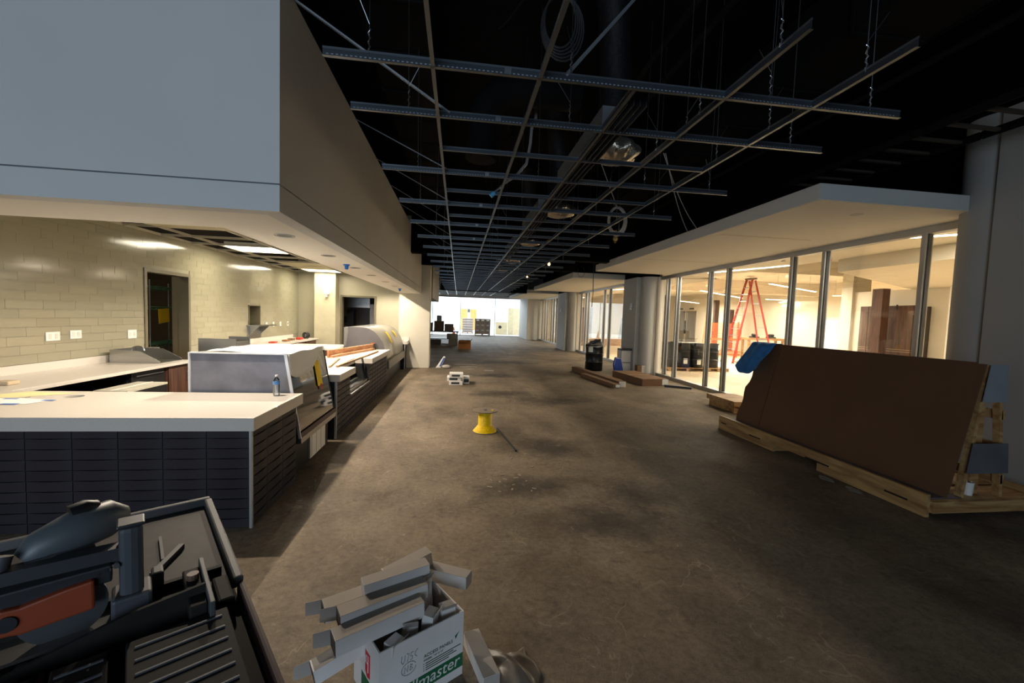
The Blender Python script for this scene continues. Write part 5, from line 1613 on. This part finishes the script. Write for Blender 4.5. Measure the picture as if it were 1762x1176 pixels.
t = thing('white_bin', 'open white bin with a dark tray on top against the pier', 'bin', (5.8, 13.9, 0))
MB().box(5.62, 5.98, 13.75, 14.05, 0, 0.82).build('body', mat('grey_white_bin', (190, 190, 188), 0.5), t, bevel=0.01)
MB().box(5.60, 5.99, 13.73, 14.07, 0.78, 0.84).build('tray', DGREY, t)
MB().box(5.66, 5.95, 13.742, 13.75, 0.35, 0.37).build('seam', DGREY, t)
t = thing('small_carton', 'small open carton with white side next to the bin', 'carton', (6.05, 13.35, 0))
MB().box(5.93, 6.08, 13.1, 13.3, 0, 0.34).build('body', KRAFT, t)
MB().box(6.08, 6.2, 13.1, 13.12, 0.02, 0.34).build('white_side', CARDW, t)
for k, (xx, yy, cc_) in enumerate(((5.75, 13.3, (120, 92, 40)), (5.95, 13.0, (40, 60, 110)), (6.2, 12.9, (44, 40, 36)))):
    tag(MB().grid(lambda u, v, xx=xx, yy=yy, k=k: (xx + 0.14 * math.cos(2 * PI * u) * math.sin(PI * v) * (1 + 0.15 * math.sin(9 * u + k)), yy + 0.1 * math.sin(2 * PI * u) * math.sin(PI * v), 0.05 + 0.05 * math.cos(PI * v)), 14, 8).build('debris_heap', mat('debris_%d' % k, cc_, 0.8), smooth=True),
        ('ochre', 'bluish', 'blackish')[k] + ' clump of debris at the foot of the first pier', 'debris')
tag(MB().box(5.0, 5.25, 9.95, 10.1, 0, 0.012).build('metal_scrap', DGREY), 'flat dark scrap on the floor before the glass wall', 'scrap') if False else None
for k, (zz, yy, zz2) in enumerate(((2.28, 13.95, 0), (2.3, 24.0, 0))):
    t = thing('horn_strobe', ('small horn strobe on the first grey pier', 'small horn strobe on the second grey pier')[k], 'alarm', (6.0, yy, zz))
    MB().box(5.97, 5.999, yy - 0.08, yy + 0.08, zz - 0.1, zz + 0.14).build('base_plate', mat('silver_device', (170, 172, 172), 0.4), t)
    MB().box(5.93, 5.97, yy - 0.05, yy + 0.05, zz - 0.08, zz - 0.01).build('strobe_lens', WHITEP, t)

# ------------------------------------------------------------------ sheet crate on the right
rk_ = thing('sheet_rack', 'timber A-frame rack on a long pallet at the right wall', 'rack', (5.2, 5.0, 0))
MB().box(4.53, 4.57, 3.38, 4.9, 0.10, 0.225).build('front_rail', PINEY, rk_)
MB().box(4.53, 4.57, 4.905, 6.62, 0.10, 0.225).build('front_rail', PINEY, rk_)
MB().box(4.53, 4.57, 3.38, 4.62, 0.0, 0.099).build('front_skid', PINEY, rk_)
MB().box(4.53, 4.57, 5.36, 6.62, 0.0, 0.099).build('front_skid', PINEY, rk_)
MB().box(5.86, 5.90, 3.38, 6.62, 0.0, 0.225).build('rear_rail', PINEY, rk_)
for (a, b, z) in ((6.42, 6.55, 0.115), (5.62, 5.86, 0.10), (4.45, 4.80, 0.11), (3.55, 3.78, 0.10)):
    MB().bar((4.529, a, z), (4.529, b, z), 0.004, 0.018).build('slot_shade_strip', mat('slot_shade', (26, 20, 16), 0.9), rk_)  # thin dark strip on the rail stands for shade in a slot
for (a, b) in ((3.5, 3.62), (4.48, 4.6), (5.38, 5.5), (6.48, 6.6)):
    MB().box(4.57, 5.86, a, b, 0.0, 0.14).build('cross_skid', PINE, rk_)
for k in range(9):
    yy = 3.4 + k * 0.36
    MB().box(4.58, 5.85, yy, yy + 0.3, 0.14, 0.162).build('deck_board', PINE, rk_)
MB().box(4.57, 5.86, 3.35, 3.39, 0.05, 0.16).build('end_board', PINE, rk_)
MB().box(4.6, 4.98, 3.42, 6.58, 0.163, 0.175).build('deck_liner', mat('purple_grey_liner', (92, 82, 88), 0.7), rk_)
for yy in (3.45, 4.5, 5.5, 6.4):
    MB().bar((4.98, yy, 0.165), (5.16, yy, 1.49), 0.035, 0.06, (0, 1, 0)).build('frame_leg', PINE, rk_)
    MB().bar((5.44, yy, 0.165), (5.30, yy, 1.49), 0.035, 0.06, (0, 1, 0)).build('frame_leg', PINE, rk_)
    MB().bar((5.24, yy + 0.08, 0.165), (5.24, yy + 0.08, 1.45), 0.10, 0.04, (0, 1, 0)).build('frame_post', PINE, rk_)
    MB().prism([(5.07, 1.13), (5.36, 1.13), (5.325, 1.50), (5.13, 1.50)], 'y', yy - 0.062, yy - 0.056).build('top_gusset', BRACE, rk_)
    MB().prism([(4.965, 0.42), (5.45, 0.42), (5.42, 0.72), (5.01, 0.72)], 'y', yy - 0.062, yy - 0.056).build('lower_gusset', mat('stained_zinc_plate', (104, 106, 110), 0.5, 0.3, var=0.15), rk_)
for zz in (0.3, 0.62, 0.95, 1.3):
    f = (zz - 0.165) / 1.325
    MB().box(5.40 - 0.12 * f + 0.03, 5.44 - 0.12 * f + 0.03, 3.42, 6.5, zz, zz + 0.09).build('back_slat', PINEY, rk_)

# leaning cardboard sheet: bottom edge at x 4.86, top at x 5.13 (just clear of the frame legs)
shm = thing('cardboard_sheet', 'huge brown cardboard sheet leaning on the A-frame rack', 'cardboard', (4.8, 5, 0.18))
B_, T_ = (4.775, 0.178), (5.085, 1.50)
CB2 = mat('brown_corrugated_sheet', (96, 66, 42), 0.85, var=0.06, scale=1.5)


def sheet(y0, y1, name, wavy=False, off=0.0):
    mb = MB()
    n = 14

    def P(u, v, d):
        yy = y0 + (y1 - y0) * u
        if wavy and u > 0.99:
            yy += 0.02 * math.sin(v * 19) - 0.05 * v + (0.04 if v < 0.5 else 0)
        x = B_[0] + (T_[0] - B_[0]) * v + d + off
        z = B_[1] + (T_[1] - B_[1]) * v
        return (x, yy, z)
    for d in (0.0, 0.014):
        mb.grid(lambda u, v, d=d: P(u, v, d), 2, n)
    nn = 3 * (n + 1)
    for j in range(n):
        for i in (0, 2):
            a = j * 3 + i
            mb.f.append((a, a + 3, nn + a + 3, nn + a))
    for i in range(2):
        mb.f.append((i, i + 1, nn + i + 1, nn + i))
        a = n * 3 + i
        mb.f.append((a, a + 1, nn + a + 1, nn + a))
    return mb.build(name, CB2, shm)


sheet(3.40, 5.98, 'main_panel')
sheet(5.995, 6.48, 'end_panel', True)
MB().bar((B_[0] + 0.30 + 0.018, 3.48, 1.506), (T_[0] + 0.012, 6.44, 1.506), 0.03, 0.012).build('top_fold', CB2, shm)
MB().prism([(B_[0] + 0.016, B_[1]), (T_[0] + 0.016, T_[1]), (T_[0] + 0.019, T_[1]), (B_[0] + 0.019, B_[1])], 'y', 5.93, 6.05).build('seam_backing', mat('dark_seam', (40, 28, 20), 0.9), shm)
tg = tag(MB().grid(lambda u, v: (4.94 + 0.02 * math.sin(6 * u + 4 * v) + 0.30 * (v - 0.5) + 0.10 * (v > 0.72) * (v - 0.72) * 4 - 0.02 + 0.06 * abs(u - 0.5),
                                 6.10 + 0.52 * u + 0.05 * math.sin(5 * v + 1),
                                 1.50 - 0.42 * (1 - min(1, v / 0.72)) * (0.75 + 0.5 * math.sin(2.2 * u + 0.4)) + 0.012 + 0.008 * math.sin(15 * u + 9 * v)), 20, 16).build('blue_cloth', mat('blue_cloth', (44, 112, 176), 0.8, var=0.25, scale=9), smooth=True, solid=0.004), 'blue rag hung over the far corner of the cardboard sheet', 'cloth')
cu_ = thing('paper_cup', 'white paper cup standing inside the end of the A-frame', 'cup', (5.2, 3.56, 0.162))
MB().lathe([(0.036, 0.0), (0.045, 0.13), (0.047, 0.13), (0.043, 0.126), (0.034, 0.006)], (5.16, 3.50, 0.163), 20, cap=True).build('body', WHITEP, cu_, smooth=50)
MB().lathe([(0.046, 0.128), (0.048, 0.131), (0.046, 0.134), (0.044, 0.131)], (5.16, 3.50, 0.163), 20, cap=False).build('rim', WHITEP, cu_, smooth=True)
sp_ = thing('timber_block', 'short timber block stack beyond the far end of the rack', 'lumber', (5.9, 8.0, 0))
MB().box(5.62, 5.72, 7.75, 8.6, 0, 0.14).build('bearer', PINE, sp_)
MB().box(6.1, 6.2, 7.75, 8.6, 0, 0.14).build('bearer', PINE, sp_)
MB().box(5.58, 6.24, 7.7, 8.65, 0.14, 0.24).build('slab', PINE, sp_)
tag(MB().box(5.62, 5.80, 8.7, 8.78, 0.62, 0.66).build('steel_clip', DGREY), 'small dark clip', 'clip') if False else None
for k in range(2):
    xx, yy = 4.40 - 0.03 * k, 4.0 + 0.32 * k
    tag(MB().grid(lambda u, v, xx=xx, yy=yy, k=k: (xx + 0.05 * math.cos(2 * PI * u) * math.sin(PI * v) * (1 + 0.35 * math.sin(14 * u + k)), yy + 0.09 * math.sin(2 * PI * u) * math.sin(PI * v) * (1 + 0.3 * math.sin(11 * u)), 0.012 + 0.012 * math.cos(PI * v) * (1 + 0.4 * math.sin(9 * u))), 20, 8).build('wrap_scrap', mat('dull_wrap', (120, 116, 110), 0.5, bump=0.8, bscale=20), smooth=True),
        ('nearer', 'farther')[k] + ' grey plastic scrap along the front rail of the rack', 'scrap', 'plastic scraps by the rack')
chips = [(0.45, 4.75), (0.52, 4.62), (0.42, 4.45), (0.50, 4.40), (0.58, 4.48), (0.40, 4.28), (0.62, 4.33), (0.66, 4.52), (0.75, 4.58), (0.78, 4.42), (0.48, 4.16), (0.80, 4.16), (0.92, 4.85), (0.70, 5.15), (0.86, 4.22), (0.6, 4.2)]
for (xx, yy) in chips:
    a = random.uniform(0, 3.1)
    ln_ = random.uniform(0.025, 0.06)
    tag(MB().bar((xx, yy, 0.003), (xx + ln_ * math.cos(a), yy + ln_ * math.sin(a), 0.003), random.uniform(0.012, 0.02), 0.005).build('paint_chip', mat('pale_chip', (150, 138, 116), 0.8)), 'tiny pale chip on the dark floor stain ahead of the yellow spool', 'debris', 'pale chips on the dark floor stain')

# ------------------------------------------------------------------ foreground: carton of access panels
BX = Matrix.Translation((-0.30, 1.77, 0)) @ Matrix.Rotation(math.atan2(0.237, 0.368), 4, 'Z')
bxo = thing('panel_carton', 'open white carton printed with green band, full of narrow cartons', 'carton', M=BX)
W_, D_, Hh = 0.435, 0.30, 0.33


def Bp(x, y, z):
    return BX @ Vector((x, y, z))


t_ = 0.006
MB().box(0, W_, 0, t_, 0, Hh, BX).build('front_side', CARDW, bxo)
MB().box(0, W_, D_ - t_, D_, 0, Hh, BX).build('back_side', CARDW, bxo)
MB().box(0, t_, t_, D_ - t_, 0, Hh, BX).build('left_side', CARDW, bxo)
MB().box(W_ - t_, W_, t_, D_ - t_, 0, Hh, BX).build('right_side', CARDW, bxo)
MB().box(t_, W_ - t_, t_, D_ - t_, 0, t_, BX).build('bottom', CARDG, bxo)
GRN = mat('green_print', (22, 92, 56), 0.6)
TXT = mat('dark_green_print', (40, 74, 58), 0.6)
REDP = mat('red_print', (196, 40, 52), 0.6)
PEN = mat('pencil_line', (96, 94, 92), 0.8)
MB().box(0.10, W_, -0.0012, 0, 0.045, 0.115, BX).build('green_band', GRN, bxo)
MB().box(-0.0012, 0, 0.02, 0.2, 0.05, 0.12, BX).build('green_band', GRN, bxo)
FM = BX @ Matrix.Translation((0, -0.0016, 0)) @ Matrix.Rotation(PI / 2, 4, 'X')
text_mesh('wallmaster', 0.082, FM @ Matrix.Translation((0.055, 0.060, 0)), 'brand_lettering', CARDW, bxo, shear=0.15)
text_mesh('ACCESS PANELS', 0.022, FM @ Matrix.Translation((0.215, 0.196, 0)), 'heading_lettering', TXT, bxo)
text_mesh('MODEL: "14" X 14"', 0.013, FM @ Matrix.Translation((0.215, 0.178, 0)), 'model_lettering', TXT, bxo)
for k in range(4):
    MB().box(0.226, 0.42 - 0.03 * (k % 2) - 0.012 * k, -0.0012, 0, 0.163 - k * 0.011, 0.167 - k * 0.011, BX).build('small_print', TXT, bxo)
    MB().box(0.215, 0.219, -0.0012, 0, 0.163 - k * 0.011, 0.167 - k * 0.011, BX).build('small_print', TXT, bxo)
# wall symbol printed beside the heading
MB().add([Bp(0.385, -0.0012, 0.222), Bp(0.41, -0.0012, 0.235), Bp(0.402, -0.0012, 0.226), Bp(0.39, -0.0012, 0.205)], [(0, 1, 2, 3)]).build('printed_symbol', GRN, bxo, solid=0.0006)
# hand written letters
strokes = [[(0.105, 0.26), (0.102, 0.235), (0.110, 0.222), (0.119, 0.232), (0.121, 0.258)], [(0.128, 0.262), (0.140, 0.258), (0.132, 0.222)], [(0.162, 0.258), (0.150, 0.258), (0.148, 0.242), (0.158, 0.240), (0.156, 0.226), (0.146, 0.226)],
           [(0.184, 0.262), (0.172, 0.252), (0.170, 0.236), (0.180, 0.226)],
           [(0.118, 0.172), (0.120, 0.202), (0.134, 0.174), (0.136, 0.204)], [(0.146, 0.174), (0.148, 0.204), (0.158, 0.198), (0.149, 0.190), (0.160, 0.182), (0.147, 0.174)],
           [(0.140 + 0.036 * math.cos(a), 0.188 + 0.03 * math.sin(a)) for a in [0.3 + 5.9 * q / 14 for q in range(15)]]]
for s_ in strokes:
    MB().tube([Bp(x, -0.001, z) for (x, z) in s_], 0.0011, 5).build('pencil_writing', PEN, bxo)
# red mark on the left side
LMx = BX @ Matrix.Translation((-0.0012, 0, 0))
MB().prism([(0.10, 0.14), (0.13, 0.13), (0.155, 0.15), (0.155, 0.25), (0.10, 0.25)], 'x', -0.0014, 0).build('red_emblem', REDP, bxo, local=True)
MB().tube([Vector((-0.0016, 0.118, 0.16)), Vector((-0.0016, 0.118, 0.235)), Vector((-0.0016, 0.142, 0.23)), Vector((-0.0016, 0.142, 0.2)), Vector((-0.0016, 0.12, 0.2))], 0.003, 5).build('emblem_letter', CARDW, bxo, local=True)

CARTONS = [((-0.60, 2.0, 0.368), (-0.13, 2.235, 0.385), 0.085, 0.072, 'long white carton at the back of the pile with an open left end', 1),
           ((-0.36, 2.25, 0.36), (-0.135, 2.385, 0.40), 0.08, 0.07, 'white carton farthest back, tilted up to the right', 0),
           ((-0.43, 2.04, 0.452), (-0.13, 2.175, 0.462), 0.075, 0.06, 'white carton lying highest across the pile', 0),
           ((-0.505, 1.905, 0.40), (-0.135, 2.09, 0.41), 0.083, 0.07, 'grey topped carton in the middle of the pile', 1),
           ((-0.50, 1.805, 0.362), (-0.145, 1.995, 0.38), 0.085, 0.075, 'nearest long carton across the open white box', 1),
           ((-0.60, 1.855, 0.19), (-0.40, 1.965, 0.235), 0.075, 0.07, 'short carton poking out at the lower left of the pile', 1),
           ((-0.13, 2.36, 0.325), (0.095, 2.25, 0.325), 0.075, 0.07, 'grey carton poking out at the right rear of the pile', 0),
           ((0.115, 2.20, 0.036), (0.205, 1.90, 0.036), 0.085, 0.07, 'white carton lying on the floor right of the open box', 0)]
for k, (a, b, wd, hg, lb, op) in enumerate(CARTONS):
    a, b = Vector(a), Vector(b)
    t = thing('narrow_carton', lb, 'carton', tuple((a + b) / 2 - Vector((0, 0, hg / 2))), group='narrow white cartons')
    MB().bar(a, b, wd, hg).build('body', CARDW, t)
    d = (b - a).normalized()
    s_ = d.cross(Vector((0, 0, 1))).normalized()
    MB().bar(a + Vector((0, 0, hg / 2 + 0.0008)), b + Vector((0, 0, hg / 2 + 0.0008)), wd * 0.99, 0.0014).build('top_face', CARDG, t)
    if op:
        MB().bar(a - d * 0.001, a - d * 0.004, wd * 0.9, hg * 0.9).build('end_shade_plate', mat('carton_inside_shade', (70, 62, 56), 0.9), t)  # dark plate on the solid body stands for shade inside the carton
        c0 = a - s_ * wd * 0.5
        MB().add([c0 + Vector((0, 0, hg / 2)), c0 - Vector((0, 0, hg / 2)), c0 - d * 0.07 - s_ * 0.02 - Vector((0, 0, hg / 2.2)), c0 - d * 0.07 - s_ * 0.02 + Vector((0, 0, hg / 2.2))], [(0, 1, 2, 3)]).build('end_flap', CARDG, t, solid=0.0015)
    else:
        MB().bar(b + d * 0.0005, b + d * 0.002, wd * 0.96, hg * 0.96).build('tuck_end', CARDG, t)
# short pieces standing in the open box
INS = [((0.075, 0.06), 0.32, 20, 'carton end standing in the near corner of the open box'), ((0.18, 0.07), 0.31, -25, 'tilted carton end left of the middle in the open box'),
       ((0.27, 0.09), 0.345, 35, 'carton end leaning on the front wall of the open box'), ((0.34, 0.21), 0.40, 8, 'tallest carton end at the back right of the open box'),
       ((0.385, 0.10), 0.335, -10, 'carton end in the right corner of the open box'), ((0.25, 0.2), 0.375, 15, 'pale carton end in the centre rear of the open box')]
for k, ((x, y), h, ang, lb) in enumerate(INS):
    M2 = BX @ Matrix.Translation((x, y, 0.01)) @ Matrix.Rotation(math.radians(ang), 4, 'Z') @ Matrix.Rotation(math.radians(5 * (-1) ** k), 4, 'X')
    t = thing('carton_end', lb, 'carton', tuple((BX @ Vector((x, y, 0.01)))), group='carton ends inside the open box')
    MB().box(-0.036, 0.036, -0.028, 0.028, 0.0, h, M2).build('body', CARDW, t)
    MB().add([M2 @ Vector((-0.036, -0.028, h)), M2 @ Vector((0.036, -0.028, h)), M2 @ Vector((0.036, -0.05, h + 0.035)), M2 @ Vector((-0.036, -0.05, h + 0.035))], [(0, 1, 2, 3)]).build('flap', CARDG, t, solid=0.0015)
# clear plastic scrap
tag(MB().grid(lambda u, v: (0.19 + 0.24 * u + 0.03 * math.sin(5 * v), 1.88 + 0.24 * v + 0.02 * math.sin(7 * u), 0.006 + 0.07 * abs(math.sin(3.1 * u + 1.5 * v)) * math.sin(PI * v) * math.sin(PI * u) + 0.004 * (1 + math.sin(23 * u + 17 * v))), 22, 22).build('plastic_film', mat('brownish_clear_film', (104, 92, 80), 0.4, var=0.3, scale=12), smooth=True, solid=0.001), 'crumpled clear plastic film on the floor right of the open box', 'plastic')

# ------------------------------------------------------------------ foreground: tile saw on a stand
AX = Vector((0.573, -0.819, 0))
BXv = Vector((-0.819, -0.573, 0))
SM = Matrix(((AX.x, BXv.x, 0, -1.27), (AX.y, BXv.y, 0, 2.29), (0, 0, 1, 0), (0, 0, 0, 1)))   # local x: toward the camera, y: to the left, z: up
# mirrored frame: keep meshes in world space
SO = thing('tile_saw', 'dusty grey tile saw with orange guard on a stand in the foreground', 'saw', (-1.1, 1.5, 0))
PAN = mat('dusty_pan_plastic', (62, 59, 57), 0.6, var=0.25, scale=7, spec=0.12)  # saw tones set darker to carry the dim falloff in this corner
LIP = mat('grey_pan_lip', (84, 84, 86), 0.55, var=0.1, spec=0.2)
TBL = mat('dark_saw_table', (32, 30, 29), 0.7, var=0.2, scale=8, spec=0.12)


SAWG = mat('saw_grey_metal', (66, 68, 72), 0.55, 0.1, var=0.12, spec=0.25)


def sb(name, x0, x1, y0, y1, z0, z1, mt, parent=None, bevel=0.0):
    return MB().box(x0, x1, y0, y1, z0, z1, SM).build(name, mt, parent or SO, bevel=bevel)


def sp3(x, y, z):
    return SM @ Vector((x, y, z))


pan = sb('water_pan', 0.0, 0.84, 0.0, 0.80, 0.765, 0.775, PAN)
sb('pan_lip', -0.015, 0.02, -0.015, 0.80, 0.775, 0.815, LIP, pan, 0.008)
sb('pan_lip', 0.02, 0.86, -0.02, 0.012, 0.775, 0.815, LIP, pan, 0.008)
sb('pan_floor_ridge', 0.28, 0.5, 0.19, 0.2, 0.775, 0.79, LIP, pan)
MB().bar(sp3(0.42, 0.13, 0.785), sp3(0.60, 0.23, 0.785), 0.02, 0.02).build('drain_rib', LIP, SO)
sb('pan_apron', 0.84, 1.75, -0.02, 0.0, 0.70, 0.80, mat('maroon_apron', (58, 36, 34), 0.6), None, 0.01)
sb('pan_body', 0.62, 1.75, 0.0, 0.80, 0.66, 0.74, TBL)
sb('front_trough', 0.70, 0.72, 0.03, 0.80, 0.74, 0.80, TBL)
tb = sb('sliding_table', 0.99, 1.75, 0.05, 0.30, 0.775, 0.80, TBL, None, 0.004)
tb2 = sb('sliding_table', 0.99, 1.75, 0.335, 0.45, 0.775, 0.80, TBL, None, 0.004)
tb3 = sb('sliding_table', 0.99, 1.75, 0.485, 0.8, 0.775, 0.80, TBL, None, 0.004)
for k in range(7):
    for (p, q, par) in ((0.07, 0.28, tb), (0.345, 0.44, tb2), (0.50, 0.78, tb3)):
        sb('rubber_rib', 1.03 + k * 0.06, 1.036 + k * 0.06, p, q, 0.80, 0.805, SAWG, par)
sg = MB().prism([(0.10, 0.77), (0.55, 0.77), (0.55, 0.80), (0.30, 0.86), (0.10, 0.88)], 'x', 0, 0.012).build('splash_guard', TBL, SO, local=True)
sg.data.transform(WM[SO.name].inverted() @ SM @ Matrix.Translation((0.90, 0, -0.02)))
fn = sb('rip_fence', 0.70, 1.02, 0.085, 0.10, 0.775, 0.85, SAWG, None, 0.003)
sb('fence_block', 0.72, 0.98, 0.10, 0.15, 0.775, 0.83, TBL, fn, 0.006)
MB().cyl(sp3(0.80, 0.125, 0.83), sp3(0.80, 0.125, 0.85), 0.018, 12).build('fence_knob', mat('rusty_bolt', (96, 70, 54), 0.6), fn)
sb('battery_dock', 0.78, 0.95, 0.02, 0.07, 0.74, 0.80, TBL, None, 0.01)
# post and head
post = MB().prism([(-0.035, -0.03), (0.035, -0.03), (0.04, 0.0), (0.035, 0.03), (-0.035, 0.03)], 'z', 0.78, 1.08).build('rail_post', SAWG, SO, local=True, bevel=0.014)
post.data.transform(WM[SO.name].inverted() @ SM @ Matrix.Translation((0.79, 0.285, 0)))
sb('post_collar', 0.735, 0.845, 0.235, 0.335, 0.77, 0.86, SAWG, post, 0.01)
sb('post_cap', 0.752, 0.83, 0.25, 0.32, 1.08, 1.092, DGREY, post, 0.005)
rail = MB().bar(sp3(0.79, 0.26, 0.99), sp3(0.72, 0.95, 0.99), 0.05, 0.05).build('cutting_rail', DGREY, SO)
MB().bar(sp3(0.70, 0.30, 0.955), sp3(0.66, 0.95, 0.955), 0.10, 0.02).build('rail_plate', mat('blue_grey_plate', (40, 50, 64), 0.5, 0.3), rail)
hdm = MB().tube([sp3(0.62, 0.30, 1.045), sp3(0.635, 0.34, 1.055), sp3(0.67, 0.42, 1.05), sp3(0.70, 0.50, 1.03), sp3(0.71, 0.53, 1.01)], [0.035, 0.062, 0.066, 0.052, 0.03], 20).build('motor_housing', mat('grey_motor_shell', (76, 82, 86), 0.45, var=0.1), SO, smooth=True)
MB().tube([sp3(0.64, 0.38, 1.10), sp3(0.655, 0.40, 1.112), sp3(0.665, 0.43, 1.105)], 0.03, 12).build('vent_grille', BLACKP, hdm, smooth=True)
hn = MB().tube([sp3(0.70, 0.38, 0.985), sp3(0.74, 0.47, 1.0), sp3(0.755, 0.54, 0.99), sp3(0.76, 0.60, 0.97)], 0.022, 12).build('grip_handle', SAWG, SO, smooth=True)
MB().tube([sp3(0.745, 0.56, 1.05), sp3(0.76, 0.575, 0.99), sp3(0.775, 0.59, 0.94)], 0.02, 12).build('clamp_lever', SAWG, SO, smooth=True)
MB().cyl(sp3(0.69, 0.42, 0.99), sp3(0.69, 0.42, 0.93), 0.018, 12).build('trigger_post', SAWG, SO, smooth=True)
gp = [(0.36, 0.875), (0.36, 0.955), (0.42, 0.96), (0.53, 0.925)] + [(0.545 + 0.042 * math.cos(a), 0.885 + 0.042 * math.sin(a)) for a in [1.2 - q * 0.45 for q in range(9)]][:7]
gd_ = MB().prism([(0.37, 0.86), (0.37, 0.95), (0.43, 0.945), (0.52, 0.93)] + [(0.545 + 0.04 * math.cos(a), 0.895 + 0.04 * math.sin(a)) for a in [1.3 - q * 0.5 for q in range(7)]] + [(0.52, 0.85)], 'x', 0, 0.05).build('blade_guard', mat('orange_guard', (130, 54, 24), 0.5, var=0.1), SO, local=True, bevel=0.006)
gd_.data.transform(WM[SO.name].inverted() @ SM @ Matrix.Translation((0.80, 0, 0)))
MB().cyl(sp3(0.848, 0.545, 0.895), sp3(0.856, 0.545, 0.895), 0.022, 16).build('guard_hub', DGREY, gd_)
MB().cyl(sp3(0.79, 0.44, 0.86), sp3(0.797, 0.44, 0.86), 0.10, 32).build('blade', STEEL, SO)
for k in range(3):
    MB().cyl(sp3(0.82, 0.36 - 0.02 * k, 0.955 + 0.006 * k), sp3(0.83, 0.36 - 0.02 * k, 0.955 + 0.006 * k), 0.008, 10).build('bolt', STEEL, SO)
sb('hose_block', 0.66, 0.72, 0.20, 0.235, 0.78, 0.85, SAWG, None, 0.008)
sb('arm_bracket', 0.78, 0.83, 0.33, 0.60, 0.92, 0.975, DGREY, None, 0.006)
MB().bar(sp3(0.84, 0.52, 0.74), sp3(1.15, 0.56, 0.76), 0.02, 0.04).build('support_bar', SAWG, SO)
MB().bar(sp3(0.84, 0.47, 0.74), sp3(1.15, 0.49, 0.75), 0.012, 0.03).build('support_bar', mat('brown_bar', (84, 74, 58), 0.6), SO)
for (x, y) in ((0.1, 0.08), (0.1, 0.7), (1.6, 0.08), (1.6, 0.7)):
    MB().bar(sp3(x, y, 0.76 if x < 0.5 else 0.66), sp3(x + (-0.03 if x < 0.5 else 0.03), y, 0.0), 0.035, 0.035, (1, 0, 0)).build('stand_leg', DGREY, SO)
